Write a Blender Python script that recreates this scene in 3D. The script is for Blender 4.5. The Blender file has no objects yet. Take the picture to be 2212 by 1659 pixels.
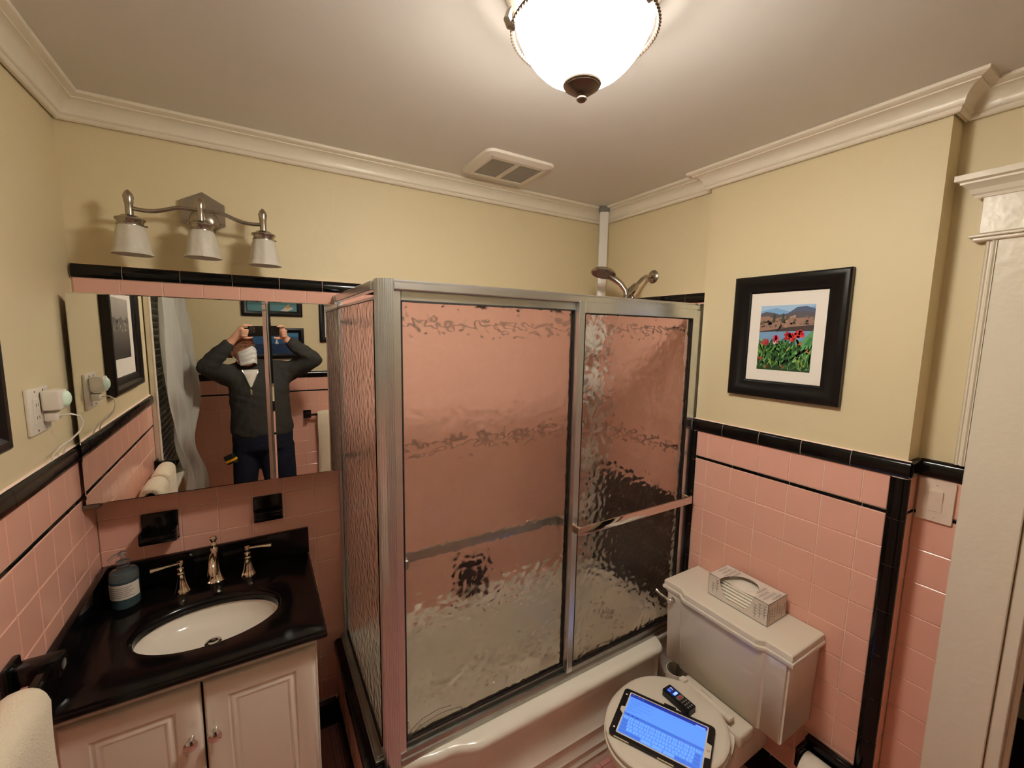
import bpy, bmesh, math, random
from mathutils import Vector, Matrix, Euler
from mathutils.bvhtree import BVHTree
random.seed(7)
sc = bpy.context.scene
C = sc.collection
PI = math.pi

# ------------------------------------------------------------------ camera
CAM = Vector((0.48729, -1.85700, 1.75587))
def cam_axes(a, b, c):
    Rz = Matrix.Rotation(a, 3, 'Z'); Rx = Matrix.Rotation(b, 3, 'X')
    cr, sr = math.cos(c), math.sin(c)
    Ry = Matrix(((cr, 0, sr), (0, 1, 0), (-sr, 0, cr)))
    return Rz @ Rx @ Ry
RM = cam_axes(-0.541497, -0.119212, -0.0176366)
AX_R, AX_F, AX_U = RM.col[0].copy(), RM.col[1].copy(), RM.col[2].copy()
cd = bpy.data.cameras.new('camera'); co = bpy.data.objects.new('camera', cd); C.objects.link(co)
cd.sensor_fit = 'HORIZONTAL'; cd.sensor_width = 36.0; cd.lens = 36.0 * 912.792 / 2212.0
cd.clip_start = 0.004; cd.clip_end = 50
m = Matrix.Identity(4)
for i in range(3):
    m[i][0] = AX_R[i]; m[i][1] = AX_U[i]; m[i][2] = -AX_F[i]; m[i][3] = CAM[i]
co.matrix_world = m
sc.camera = co
# ------------------------------------------------------------------ world, exposure
w = bpy.data.worlds.new('world'); sc.world = w; w.use_nodes = True
w.node_tree.nodes['Background'].inputs[0].default_value = (0.02, 0.025, 0.04, 1)
w.node_tree.nodes['Background'].inputs[1].default_value = 0.05
vs = sc.view_settings
sc.display_settings.display_device = 'sRGB'
vs.view_transform = 'Standard'; vs.look = 'None'; vs.gamma = 1.0; vs.use_curve_mapping = False
vs.exposure = 0.40
LAMP_RIM, LAMP_BOTTOM = 22.0, 104.0
LAMP_COLOR = (1.0, 0.93, 0.82)
try:
    cy = sc.cycles
    cy.max_bounces = 9; cy.diffuse_bounces = 4; cy.glossy_bounces = 4
    cy.transmission_bounces = 8; cy.transparent_max_bounces = 16
    cy.sample_clamp_indirect = 90.0; cy.blur_glossy = 0.5
    cy.use_denoising = True; cy.use_adaptive_sampling = True; cy.adaptive_threshold = 0.12; cy.adaptive_min_samples = 24
except Exception:
    pass

# ------------------------------------------------------------------ measures of the room (metres)
WS, WT, WD = 2.1812, 2.1380, 2.2250      # shower wall, toilet wall, door wall (x)
YJ, YE, YR = -0.6903, -1.4200, -2.4700   # jog, end of toilet wall, rear wall (y)
ZC = 2.4370                              # ceiling
ZS = 1.2204                              # underside of the black liner
P = 0.1095                               # tile pitch
CP = 0.1490                              # cap pitch

# ------------------------------------------------------------------ helpers
def lin(c):
    c = c / 255.0
    return c / 12.92 if c <= 0.04045 else ((c + 0.055) / 1.055) ** 2.4
def S(r, g, b): return (lin(r), lin(g), lin(b), 1.0)

def mat(name, col, rough=0.5, metal=0.0, spec=0.5, bump=None, var=None, coat=0.0, trans=0.0, ior=1.45, emit=None, sheen=0.0):
    mt = bpy.data.materials.new(name); mt.use_nodes = True
    nt = mt.node_tree; b = nt.nodes['Principled BSDF']
    b.inputs['Base Color'].default_value = col
    b.inputs['Roughness'].default_value = rough
    b.inputs['Metallic'].default_value = metal
    b.inputs['Specular IOR Level'].default_value = spec
    b.inputs['Coat Weight'].default_value = coat
    b.inputs['Transmission Weight'].default_value = trans
    b.inputs['IOR'].default_value = ior
    if sheen: b.inputs['Sheen Weight'].default_value = sheen
    if emit:
        b.inputs['Emission Color'].default_value = emit[0]; b.inputs['Emission Strength'].default_value = emit[1]
    tc = nt.nodes.new('ShaderNodeTexCoord')
    if var:
        sc_, amt = var
        n = nt.nodes.new('ShaderNodeTexNoise'); n.inputs['Scale'].default_value = sc_; n.inputs['Detail'].default_value = 4
        r = nt.nodes.new('ShaderNodeMapRange'); r.inputs[3].default_value = 1 - amt; r.inputs[4].default_value = 1 + amt
        mx = nt.nodes.new('ShaderNodeMix'); mx.data_type = 'RGBA'; mx.blend_type = 'MULTIPLY'; mx.inputs[0].default_value = 1
        mx.inputs[6].default_value = col
        nt.links.new(tc.outputs['Object'], n.inputs['Vector']); nt.links.new(n.outputs['Fac'], r.inputs[0])
        nt.links.new(r.outputs[0], mx.inputs[7]); nt.links.new(mx.outputs[2], b.inputs['Base Color'])
    if bump:
        sc_, dist, det = bump
        n = nt.nodes.new('ShaderNodeTexNoise'); n.inputs['Scale'].default_value = sc_; n.inputs['Detail'].default_value = det
        bp = nt.nodes.new('ShaderNodeBump'); bp.inputs['Distance'].default_value = dist; bp.inputs['Strength'].default_value = 1
        nt.links.new(tc.outputs['Object'], n.inputs['Vector'])
        nt.links.new(n.outputs['Fac'], bp.inputs['Height']); nt.links.new(bp.outputs['Normal'], b.inputs['Normal'])
    return mt

M = {}
M['plaster'] = mat('yellow_paint', S(226, 211, 172), 0.5, spec=0.35, bump=(22, 0.0014, 3), var=(3, 0.025))
M['ceiling'] = mat('ceiling_paint', S(226, 222, 215), 0.5, spec=0.4, bump=(7, 0.0018, 2), var=(2.5, 0.02))
M['trim'] = mat('white_gloss_paint', S(236, 227, 208), 0.28, bump=(40, 0.0012, 2))
M['pink'] = mat('pink_glazed_tile', S(238, 182, 162), 0.16, spec=0.45, bump=(9, 0.0004, 0), var=(5, 0.025))
M['grout'] = mat('pale_grout', S(250, 222, 206), 0.8)
M['grout_dark'] = mat('dark_grout', S(120, 90, 82), 0.9)
M['black_tile'] = mat('black_glazed_tile', S(13, 12, 11), 0.13, spec=0.4, bump=(18, 0.001, 1))
M['floor_pink'] = mat('pink_floor_tile', S(208, 146, 136), 0.35, var=(6, 0.08))
M['alu'] = mat('brushed_aluminium', (0.72, 0.745, 0.77, 1), 0.28, metal=1.0, bump=(120, 0.0003, 2), var=(14, 0.10))
M['alu_dark'] = mat('dull_aluminium', (0.42, 0.42, 0.39, 1), 0.40, metal=1.0, var=(25, 0.25))
M['gasket'] = mat('black_gasket', S(28, 25, 22), 0.6)
M['chrome'] = mat('chrome', (0.75, 0.73, 0.70, 1), 0.07, metal=1.0)
M['nickel'] = mat('brushed_nickel', (0.42, 0.375, 0.32, 1), 0.25, metal=1.0)
M['polished_nickel'] = mat('polished_nickel', (0.80, 0.72, 0.58, 1), 0.09, metal=1.0)
M['bronze'] = mat('pewter_finish', (0.22, 0.17, 0.13, 1), 0.38, metal=0.85)
M['mirror'] = mat('mirror_silver', (0.88, 0.875, 0.84, 1), 0.0, metal=1.0)
M['black_gloss'] = mat('black_cultured_marble', S(14, 12, 12), 0.14, spec=0.4, var=(30, 0.3))
M['black_paint'] = mat('black_frame_lacquer', S(17, 15, 15), 0.3, spec=0.4)
M['black_plastic'] = mat('black_plastic', S(22, 21, 22), 0.42)
M['porcelain'] = mat('bone_porcelain', S(228, 219, 202), 0.12, spec=0.5)
M['tub'] = mat('white_enamel', S(240, 233, 218), 0.16, spec=0.5)
M['sink'] = mat('white_porcelain', S(238, 229, 214), 0.1)
M['cabinet'] = mat('white_thermofoil', S(236, 222, 206), 0.3, spec=0.45)
M['white_plastic'] = mat('white_plastic', S(232, 224, 210), 0.35)
M['grey_plastic'] = mat('grey_plastic', S(120, 118, 112), 0.45)
M['white_paint_pole'] = mat('white_coated_pole', S(232, 228, 220), 0.3)
M['board'] = mat('mat_board', S(240, 234, 224), 0.8)
M['towel'] = mat('cream_terry', S(238, 226, 200), 0.95, spec=0.1, bump=(260, 0.003, 3), sheen=0.3, var=(12, 0.04))
M['curtain'] = mat('white_sheer_cloth', S(240, 238, 230), 0.9, spec=0.1, bump=(300, 0.0008, 2))
M['blind'] = mat('blind_vinyl', S(214, 212, 204), 0.3)
M['night'] = mat('night_glass', S(8, 9, 12), 0.05)
M['hall'] = mat('unlit_hall_paint', S(58, 42, 30), 0.8)  # the hall's lack of light is put into this dark colour
M['hall_floor'] = mat('unlit_wood_floor', S(52, 34, 22), 0.5)  # floor coloured dark too, standing in for the unlit hall
M['skin'] = mat('skin', S(224, 170, 142), 0.5, var=(30, 0.06))
M['hair'] = mat('auburn_hair', S(120, 62, 30), 0.7, bump=(160, 0.003, 3))
M['jacket'] = mat('charcoal_fleece', S(62, 61, 58), 0.95, spec=0.1, bump=(60, 0.004, 3), var=(8, 0.1))
M['jeans'] = mat('dark_denim', S(34, 38, 52), 0.9, spec=0.1, var=(20, 0.2), bump=(40, 0.004, 3))
M['shirt'] = mat('white_cotton', S(226, 220, 210), 0.9)
M['mask'] = mat('white_face_mask', S(226, 226, 222), 0.8)
M['shoe'] = mat('dark_leather', S(30, 26, 24), 0.5)
M['phone'] = mat('black_phone_glass', S(14, 14, 16), 0.15)
M['yellow'] = mat('yellow_plastic', S(236, 178, 30), 0.4)
M['paper'] = mat('tissue_paper', S(240, 232, 216), 0.9, spec=0.1)
M['card'] = mat('printed_card', S(226, 215, 202), 0.6)
M['frosted'] = mat('frosted_glass', S(222, 215, 200), 0.45, spec=0.4, trans=0.18, bump=(60, 0.0015, 2))
M['soap_liquid'] = mat('blue_soap', S(30, 120, 138), 0.15, spec=0.5, trans=0.5, ior=1.33)
M['clear_plastic'] = mat('clear_plastic', S(225, 230, 230), 0.08, trans=0.92, ior=1.2)
M['ivory'] = mat('ivory_plate', S(234, 216, 198), 0.35)
M['green_led'] = mat('green_night_light', S(216, 226, 212), 0.4, emit=(S(170, 215, 170), 0.12))
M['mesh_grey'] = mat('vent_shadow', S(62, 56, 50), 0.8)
M['vent_bar'] = mat('vent_bar_plastic', S(176, 168, 154), 0.5)
M['tan_case'] = mat('tan_case_back', S(150, 110, 66), 0.6)
M['red'] = mat('red_button', S(196, 50, 50), 0.4)
M['caddy_white'] = mat('bottle_white', S(228, 226, 218), 0.35)
M['lamp_rim'] = mat('glowing_glass_rim', S(250, 244, 232), 0.4, emit=((*LAMP_COLOR, 1), 5.0))
def lamp_glass():
    # alabaster bowl: added glow gradient, strongest at the bottom to brighten the lower room
    mt = mat('lit_alabaster_glass', S(255, 250, 240), 0.4, emit=((*LAMP_COLOR, 1), 1.0)); nt = mt.node_tree; b = nt.nodes['Principled BSDF']
    tc = nt.nodes.new('ShaderNodeTexCoord'); sp = nt.nodes.new('ShaderNodeSeparateXYZ'); r = nt.nodes.new('ShaderNodeMapRange')
    r.inputs[1].default_value = 0.0; r.inputs[2].default_value = 0.092; r.inputs[3].default_value = LAMP_BOTTOM; r.inputs[4].default_value = LAMP_RIM
    nt.links.new(tc.outputs['Object'], sp.inputs[0]); nt.links.new(sp.outputs['Z'], r.inputs[0]); nt.links.new(r.outputs[0], b.inputs['Emission Strength'])
    return mt
M['lamp'] = lamp_glass()

def art_mat(name, rough=0.5, emit=0.0):
    mt = bpy.data.materials.new(name); mt.use_nodes = True; nt = mt.node_tree; b = nt.nodes['Principled BSDF']
    a = nt.nodes.new('ShaderNodeVertexColor'); a.layer_name = 'ink'
    nt.links.new(a.outputs['Color'], b.inputs['Base Color']); b.inputs['Roughness'].default_value = rough
    if emit:
        nt.links.new(a.outputs['Color'], b.inputs['Emission Color']); b.inputs['Emission Strength'].default_value = emit
    return mt
M['print'] = art_mat('printed_picture', 0.5)
M['screen'] = art_mat('lit_screen', 0.15, 0.52)

def pattern_glass(name, pebbled, depth=0.0075):
    """patterned glass: one face pebbled, the other smooth, same index on both"""
    mt = bpy.data.materials.new(name); mt.use_nodes = True; nt = mt.node_tree
    for n in list(nt.nodes): nt.nodes.remove(n)
    out = nt.nodes.new('ShaderNodeOutputMaterial')
    rf = nt.nodes.new('ShaderNodeBsdfRefraction'); rf.inputs['IOR'].default_value = GLASS_IOR; rf.inputs['Roughness'].default_value = 0.27 if pebbled else 0.05
    rf.inputs['Color'].default_value = (1.0, 1.0, 0.985, 1)
    gl = nt.nodes.new('ShaderNodeBsdfGlossy'); gl.inputs['Roughness'].default_value = 0.22
    m2 = nt.nodes.new('ShaderNodeMixShader'); m2.inputs[0].default_value = 0.025
    nt.links.new(rf.outputs[0], m2.inputs[1]); nt.links.new(gl.outputs[0], m2.inputs[2])
    last = m2
    if pebbled:
        tc = nt.nodes.new('ShaderNodeTexCoord')
        n1 = nt.nodes.new('ShaderNodeTexVoronoi'); n1.feature = 'SMOOTH_F1'; n1.inputs['Scale'].default_value = 42; n1.inputs['Smoothness'].default_value = 1.0
        n3 = nt.nodes.new('ShaderNodeTexNoise'); n3.inputs['Scale'].default_value = 16; n3.inputs['Detail'].default_value = 0
        mixv = nt.nodes.new('ShaderNodeMix'); mixv.data_type = 'VECTOR'; mixv.inputs[0].default_value = 0.03
        nt.links.new(tc.outputs['Object'], n3.inputs['Vector'])
        nt.links.new(tc.outputs['Object'], mixv.inputs[4]); nt.links.new(n3.outputs['Color'], mixv.inputs[5])
        nt.links.new(mixv.outputs[1], n1.inputs['Vector'])
        bp = nt.nodes.new('ShaderNodeBump'); bp.inputs['Distance'].default_value = depth; bp.inputs['Strength'].default_value = 1.0
        nt.links.new(n1.outputs['Distance'], bp.inputs['Height'])
        nt.links.new(bp.outputs['Normal'], rf.inputs['Normal']); nt.links.new(bp.outputs['Normal'], gl.inputs['Normal'])
        tl = nt.nodes.new('ShaderNodeBsdfTranslucent'); tl.inputs['Color'].default_value = (0.96, 0.95, 0.92, 1)
        m3 = nt.nodes.new('ShaderNodeMixShader'); m3.inputs[0].default_value = 0.09
        nt.links.new(m2.outputs[0], m3.inputs[1]); nt.links.new(tl.outputs[0], m3.inputs[2]); last = m3
    nt.links.new(last.outputs[0], out.inputs[0])
    return mt
GLASS_IOR = 1.22
M['pebble'] = pattern_glass('pebbled_glass', True); M['glass_back'] = pattern_glass('smooth_glass_face', False); M['pebble_fine'] = pattern_glass('shallow_pebbled_glass', True, 0.0019)
def glass_pane(x0, x1, y0, y1, z0, z1, pebble_dir):
    """solid pane; the face towards pebble_dir carries the pebbles"""
    return B().box(x0, x1, y0, y1, z0, z1), Vector(pebble_dir)
def glass_obj(name, bd, parent, label, mt='pebble'):
    b, d = bd
    o = obj(name, b, M[mt], parent, smooth=False, label=label); o.data.materials.append(M['glass_back'])
    for p_ in o.data.polygons: p_.material_index = 0 if p_.normal.dot(d) > .9 else 1
    return o

class B:
    def __init__(s): s.bm = bmesh.new()
    def _mark(s): s.bm.verts.ensure_lookup_table(); return len(s.bm.verts)
    def _new(s, k): s.bm.verts.ensure_lookup_table(); return s.bm.verts[k:]
    def box(s, x0, x1, y0, y1, z0, z1, bev=0.0, seg=1, mx=None):
        r = bmesh.ops.create_cube(s.bm, size=1.0)
        vs_ = r['verts']
        for v in vs_:
            v.co = Vector(((x0 + x1) / 2 + v.co.x * (x1 - x0), (y0 + y1) / 2 + v.co.y * (y1 - y0), (z0 + z1) / 2 + v.co.z * (z1 - z0)))
        if bev > 0:
            es = list({e for v in vs_ for e in v.link_edges})
            rr = bmesh.ops.bevel(s.bm, geom=es, offset=bev, segments=seg, affect='EDGES', profile=0.5)
            vs_ = list({v for f in rr['faces'] for v in f.verts} | {v for v in vs_ if v.is_valid})
        if mx is not None:
            bmesh.ops.transform(s.bm, matrix=mx, verts=vs_)
        return s
    def poly(s, pts):
        s.bm.faces.new([s.bm.verts.new(p) for p in pts]); return s
    def tube(s, pts, r, n=10, caps=True, sq=1.0):
        pts = [Vector(p) for p in pts]
        rs = r if isinstance(r, (list, tuple)) else [r] * len(pts)
        t0 = (pts[1] - pts[0]).normalized()
        up = Vector((0, 0, 1)) if abs(t0.z) < 0.9 else Vector((0, 1, 0))
        a = t0.cross(up).normalized(); rings = []
        for i, p in enumerate(pts):
            if i == 0: t = pts[1] - pts[0]
            elif i == len(pts) - 1: t = pts[-1] - pts[-2]
            else: t = (pts[i + 1] - pts[i]).normalized() + (pts[i] - pts[i - 1]).normalized()
            t.normalize(); a = (a - t * a.dot(t)).normalized(); b = t.cross(a)
            rings.append([s.bm.verts.new(p + (a * math.cos(2 * PI * k / n) + b * sq * math.sin(2 * PI * k / n)) * rs[i]) for k in range(n)])
        for i in range(len(rings) - 1):
            for k in range(n):
                s.bm.faces.new((rings[i][k], rings[i][(k + 1) % n], rings[i + 1][(k + 1) % n], rings[i + 1][k]))
        if caps:
            s.bm.faces.new(list(reversed(rings[0]))); s.bm.faces.new(rings[-1])
        return s
    def lathe(s, prof, c=(0, 0, 0), axis=(0, 0, 1), n=32, sx=1.0, sy=1.0):
        q = Vector((0, 0, 1)).rotation_difference(Vector(axis).normalized()); c = Vector(c); rings = []
        for r, z in prof:
            if r < 1e-6: rings.append([s.bm.verts.new(c + q @ Vector((0, 0, z)))])
            else: rings.append([s.bm.verts.new(c + q @ Vector((r * sx * math.cos(2 * PI * k / n), r * sy * math.sin(2 * PI * k / n), z))) for k in range(n)])
        for A, D in zip(rings, rings[1:]):
            if len(A) == 1 and len(D) == 1: continue
            for k in range(n):
                k2 = (k + 1) % n
                if len(A) == 1: s.bm.faces.new((A[0], D[k2], D[k]))
                elif len(D) == 1: s.bm.faces.new((A[k], A[k2], D[0]))
                else: s.bm.faces.new((A[k], A[k2], D[k2], D[k]))
        return s
    def prism(s, poly, h0, h1, f):
        """poly of 2d points, extruded h0..h1, f(u,v,h)->point"""
        a = [s.bm.verts.new(f(u, v, h0)) for u, v in poly]; b = [s.bm.verts.new(f(u, v, h1)) for u, v in poly]
        n = len(poly)
        for k in range(n): s.bm.faces.new((a[k], a[(k + 1) % n], b[(k + 1) % n], b[k]))
        s.bm.faces.new(list(reversed(a))); s.bm.faces.new(b)
        return s
    def ell(s, c, r, rot=None, u=16, v=12):
        mx = Matrix.Translation(Vector(c)) @ (rot.to_4x4() if rot is not None else Matrix.Identity(4)) @ Matrix.Diagonal((r[0], r[1], r[2], 1))
        bmesh.ops.create_uvsphere(s.bm, u_segments=u, v_segments=v, radius=1.0, matrix=mx); return s
    def ring(s, c, R, r, n=48, k=10, sx=1, sy=1):
        pts = [Vector(c) + Vector((R * sx * math.cos(2 * PI * i / n), R * sy * math.sin(2 * PI * i / n), 0)) for i in range(n)]
        s.loop(pts, r, k); return s
    def loop(s, pts, r, k=8):
        n = len(pts); rings = []
        for i in range(n):
            t = (pts[(i + 1) % n] - pts[i - 1]).normalized(); a = t.cross(Vector((0, 0, 1))).normalized(); b = t.cross(a)
            rings.append([s.bm.verts.new(pts[i] + (a * math.cos(2 * PI * j / k) + b * math.sin(2 * PI * j / k)) * r) for j in range(k)])
        for i in range(n):
            for j in range(k):
                s.bm.faces.new((rings[i][j], rings[i][(j + 1) % k], rings[(i + 1) % n][(j + 1) % k], rings[(i + 1) % n][j]))
    def grid(s, f, nu, nv, closed_u=False):
        vs_ = [[s.bm.verts.new(f(i / nu, j / nv)) for j in range(nv + 1)] for i in range(nu + (0 if closed_u else 1))]
        N = len(vs_)
        for i in range(nu):
            for j in range(nv):
                s.bm.faces.new((vs_[i][j], vs_[(i + 1) % N][j], vs_[(i + 1) % N][j + 1], vs_[i][j + 1]))
        return s

WLOC = {}
def wl(o): return WLOC.get(o.name, Vector((0, 0, 0)))
def link(name, data, parent, at):
    o = bpy.data.objects.new(name, data); C.objects.link(o)
    at = Vector(at); WLOC[o.name] = at
    if parent is not None:
        o.parent = parent; o.location = at - wl(parent)
    else: o.location = at
    return o
def thing(name, label, cat, at, group=None):
    o = link(name, None, None, at); o.empty_display_size = 0.05
    return tag(o, label, cat, group)
def tag(o, label, cat, group=None):
    o['label'] = label; o['category'] = cat
    if group: o['group'] = group
    return o
def struct(o, label=None):
    o['kind'] = 'structure'
    if label: o['label'] = label
    return o
def mesh_from(b, name, mt, smooth=True, ang=35, fix=True):
    if fix: bmesh.ops.recalc_face_normals(b.bm, faces=b.bm.faces)
    me = bpy.data.meshes.new(name); b.bm.to_mesh(me); b.bm.free(); me.materials.append(mt)
    if smooth:
        for p in me.polygons: p.use_smooth = True
        me.set_sharp_from_angle(angle=math.radians(ang))
    return me
def obj(name, b, mt, parent=None, smooth=True, ang=35, label=None, fix=True):
    xs = [v.co.x for v in b.bm.verts]; ys = [v.co.y for v in b.bm.verts]; zs = [v.co.z for v in b.bm.verts]
    at = Vector(((min(xs) + max(xs)) / 2, (min(ys) + max(ys)) / 2, min(zs)))
    for v in b.bm.verts: v.co -= at
    o = link(name, mesh_from(b, name, mt, smooth, ang, fix), parent, at)
    if label: o['label'] = label
    return o
def art(name, polys, f, mt, parent, step=6e-5):
    """polys: (layer, points, colour); f(u,v,h)->world; flat print."""
    bm = bmesh.new(); ly = bm.loops.layers.float_color.new('ink')
    for lay, pts, col in polys:
        fc = bm.faces.new([bm.verts.new(f(u, v, lay * step)) for u, v in pts])
        for l in fc.loops: l[ly] = col
    b = B(); b.bm.free(); b.bm = bm
    return obj(name, b, mt, parent, smooth=False, fix=False)
def dup(root, off, label=None):
    off = Vector(off)
    r = root.copy(); C.objects.link(r); r.location = root.location + off; WLOC[r.name] = wl(root) + off
    if label: r['label'] = label
    for ch in list(root.children):
        c = ch.copy(); C.objects.link(c); c.parent = r; c.matrix_parent_inverse = ch.matrix_parent_inverse
        for g in list(ch.children):
            d = g.copy(); C.objects.link(d); d.parent = c
    return r
def rect(u0, u1, v0, v1): return [(u0, v0), (u1, v0), (u1, v1), (u0, v1)]

# wall frames: (u, v, n) -> world, for a wall whose tile face lies at the given coordinate
FR = {
    'back': lambda c: (lambda u, v, n: Vector((u, c - n, v))),
    'rear': lambda c: (lambda u, v, n: Vector((u, c + n, v))),
    'left': lambda c: (lambda u, v, n: Vector((c + n, u, v))),
    'right': lambda c: (lambda u, v, n: Vector((c - n, u, v))),
    'floor': lambda c: (lambda u, v, n: Vector((u, v, c + n))),
}
TILES = {}
def tile_mesh(kind, wdt, hgt, mt, key, rounded=0):
    k = (kind, round(wdt, 4), round(hgt, 4), key, rounded)
    if k in TILES: return TILES[k]
    f = FR[kind](0.0); b = B(); t = 0.0055; e = 0.0016
    a, h = wdt / 2, hgt / 2
    if rounded == 0:
        lo = [b.bm.verts.new(f(x, y, -t)) for x, y in ((-a, -h), (a, -h), (a, h), (-a, h))]
        md = [b.bm.verts.new(f(x, y, -e * 0.7)) for x, y in ((-a, -h), (a, -h), (a, h), (-a, h))]
        hi = [b.bm.verts.new(f(x, y, 0)) for x, y in ((-a + e, -h + e), (a - e, -h + e), (a - e, h - e), (-a + e, h - e))]
        for A, D in ((lo, md), (md, hi)):
            for i in range(4): b.bm.faces.new((A[i], A[(i + 1) % 4], D[(i + 1) % 4], D[i]))
        b.bm.faces.new(hi)
    else:
        # bullnose: rounded = 1 rounded at +v, 2 rounded at -u, 3 rounded at +u
        L = hgt if rounded == 1 else wdt
        pr = [(0, -t), (0, 0.004), (0.006, 0.009), (L * .3, 0.0105), (L * .6, 0.0105), (L * .82, 0.008), (L * .95, 0.003), (L, -t)]
        def g(q, s_):
            pos, n = q
            if rounded == 1: return f(s_ * a, -h + pos, n)
            if rounded == 2: return f(a - pos, s_ * h, n)
            return f(-a + pos, s_ * h, n)
        A = [b.bm.verts.new(g(q, -1)) for q in pr]; D = [b.bm.verts.new(g(q, 1)) for q in pr]
        for i in range(len(pr) - 1): b.bm.faces.new((A[i], A[i + 1], D[i + 1], D[i]))
        b.bm.faces.new(A); b.bm.faces.new(list(reversed(D)))
    me = mesh_from(b, 'tile_mesh', mt, rounded != 0, 40)
    TILES[k] = me; return me
def tile(parent, kind, c, u0, u1, v0, v1, mt='pink', name='tile', rounded=0, gap=0.0024, wob=0.0004):
    wdt, hgt = u1 - u0 - gap, v1 - v0 - gap
    if wdt < 0.004 or hgt < 0.004: return
    me = tile_mesh(kind, wdt, hgt, M[mt], mt, rounded)
    n = random.uniform(-wob, wob)
    o = link(name, me, parent, FR[kind](c)((u0 + u1) / 2, (v0 + v1) / 2, n))
    j = 0.0022
    o.rotation_euler = (random.uniform(-j, j), random.uniform(-j, j), random.uniform(-j, j))
    return o
def grout(parent, kind, c, rects, mt='grout'):
    b = B(); f = FR[kind](c)
    for u0, u1, v0, v1 in rects:
        b.prism(rect(u0, u1, v0, v1), -0.0052, -0.0022, f)
    return obj('grout', b, M[mt], parent, smooth=False)
def field(parent, kind, c, us, vs_, skip=None, mt='pink'):
    for i in range(len(us) - 1):
        for j in range(len(vs_) - 1):
            um, vm = (us[i] + us[i + 1]) / 2, (vs_[j] + vs_[j + 1]) / 2
            if skip and skip(um, vm): continue
            mm = mt(um, vm) if callable(mt) else mt
            tile(parent, kind, c, us[i], us[i + 1], vs_[j], vs_[j + 1], mm)
def course(a, b, phase, pitch):
    out = [a]; k = math.ceil((a - phase) / pitch + 1e-4)
    while phase + k * pitch < b - 1e-4:
        if phase + k * pitch - out[-1] > 0.006: out.append(phase + k * pitch)
        k += 1
    if b - out[-1] < 0.006: out[-1] = b
    else: out.append(b)
    return out

def cap_joint(parent, kind, c, u0, u1, z0, z1):
    L = z1 - z0; f = FR[kind](c); b = B()
    pr = [(z0, -.005), (z0, .0025), (z0 + .006, .0075), (z0 + L * .3, .0094), (z0 + L * .6, .0094), (z0 + L * .82, .0068), (z0 + L * .95, .0016), (z1 - .0005, -.005)]
    b.prism([(n_, v) for v, n_ in pr], u0, u1, lambda n_, v, h: f(h, v, n_))
    return obj('grout', b, M['grout'], parent, ang=40)
# ================================================================== THE ROOM
bm_ = B().box(-0.12, WS + 0.12, 0.0052, 0.12, 0, 2.56)
wall_back = struct(obj('wall_back', bm_, M['plaster'], smooth=False))
WIN = (-2.20, -1.40, 0.80, 2.12)
bm_ = B()
bm_.box(-0.12, -0.0052, -2.6, WIN[0], 0, 2.56); bm_.box(-0.12, -0.0052, WIN[1], 0.0052, 0, 2.56)
bm_.box(-0.12, -0.0052, WIN[0], WIN[1], 0, WIN[2]); bm_.box(-0.12, -0.0052, WIN[0], WIN[1], WIN[3], 2.56)
wall_left = struct(obj('wall_left', bm_, M['plaster'], smooth=False))
bm_ = B().box(-0.12, 2.4, YR - 0.14, YR - 0.0052, 0, 2.56)
wall_rear = struct(obj('wall_rear', bm_, M['plaster'], smooth=False))
DOOR = (-2.36, -1.655, 2.06)
bm_ = B()
e = 0.0052
bm_.box(WS + e, WD + 0.12, YJ - 0.01, 0.12, 0, 2.56)
bm_.box(WT + e, WD + 0.12, YE + e, YJ - e, 0, 2.56)
bm_.box(WD + e, WD + 0.12, DOOR[1], YE + e, 0, 2.56)
bm_.box(WD + e, WD + 0.12, YR - 0.1, DOOR[0], 0, 2.56)
bm_.box(WD + e, WD + 0.12, DOOR[0], DOOR[1], DOOR[2], 2.56)
wall_right = struct(obj('wall_right', bm_, M['plaster'], smooth=False))
ceiling = struct(obj('ceiling', B().box(-0.12, 2.4, YR - 0.14, 0.12, ZC, ZC + 0.1), M['ceiling'], smooth=False))
floor = struct(obj('floor', B().box(-0.12, 2.36, YR - 0.14, 0.12, -0.1, -0.0022), M['grout_dark'], smooth=False))
# the dark hallway beyond the door
hf = struct(obj('floor_hallway', B().box(2.36, 3.6, -3.6, -0.2, -0.1, -0.004), M['hall_floor'], smooth=False))
hb = B(); hb.box(3.5, 3.6, -3.6, -0.2, 0, 2.56); hb.box(2.36, 3.6, -0.3, -0.2, 0, 2.56); hb.box(2.36, 3.6, -3.6, -3.5, 0, 2.56)
struct(obj('wall_hallway', hb, M['hall'], smooth=False))
struct(obj('ceiling_hallway', B().box(2.36, 3.6, -3.6, -0.2, 2.5, 2.56), M['hall'], smooth=False))
struct(obj('baseboard_hallway', B().box(3.475, 3.499, -3.45, -0.3, 0.0, 0.13, 0.006), M['trim']))

# ---- tiles: back wall
colsB = course(0.0, WS, 0.0013, P)
rowsB = [0.14] + [ZS - k * P for k in range(9, -1, -1)]
def hid_back(u, v):
    if v < 0.36 and u > 0.80: return True             # behind the tub
    if v < 0.85 and u < 0.60: return True             # behind the vanity
    return False
field(wall_back, 'back', 0, colsB, rowsB, hid_back)
r5 = [ZS + 0.013 + k * (1.7835 - ZS - 0.013) / 5 for k in range(6)]
field(wall_back, 'back', 0, colsB, r5, lambda u, v: u < 0.70)
field(wall_back, 'back', 0, colsB, [1.7965, 1.9060])
for z in (ZS, 1.7835):
    for a, b_ in zip(course(0, WS, 0.0013, 2 * P), course(0, WS, 0.0013, 2 * P)[1:]):
        if a < 0.60: continue
        tile(wall_back, 'back', 0, a, b_, z, z + 0.013, 'black_tile', 'liner_tile', gap=0.0012)
cc = course(0.0, WS, 0.1208 - CP, CP)
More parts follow.
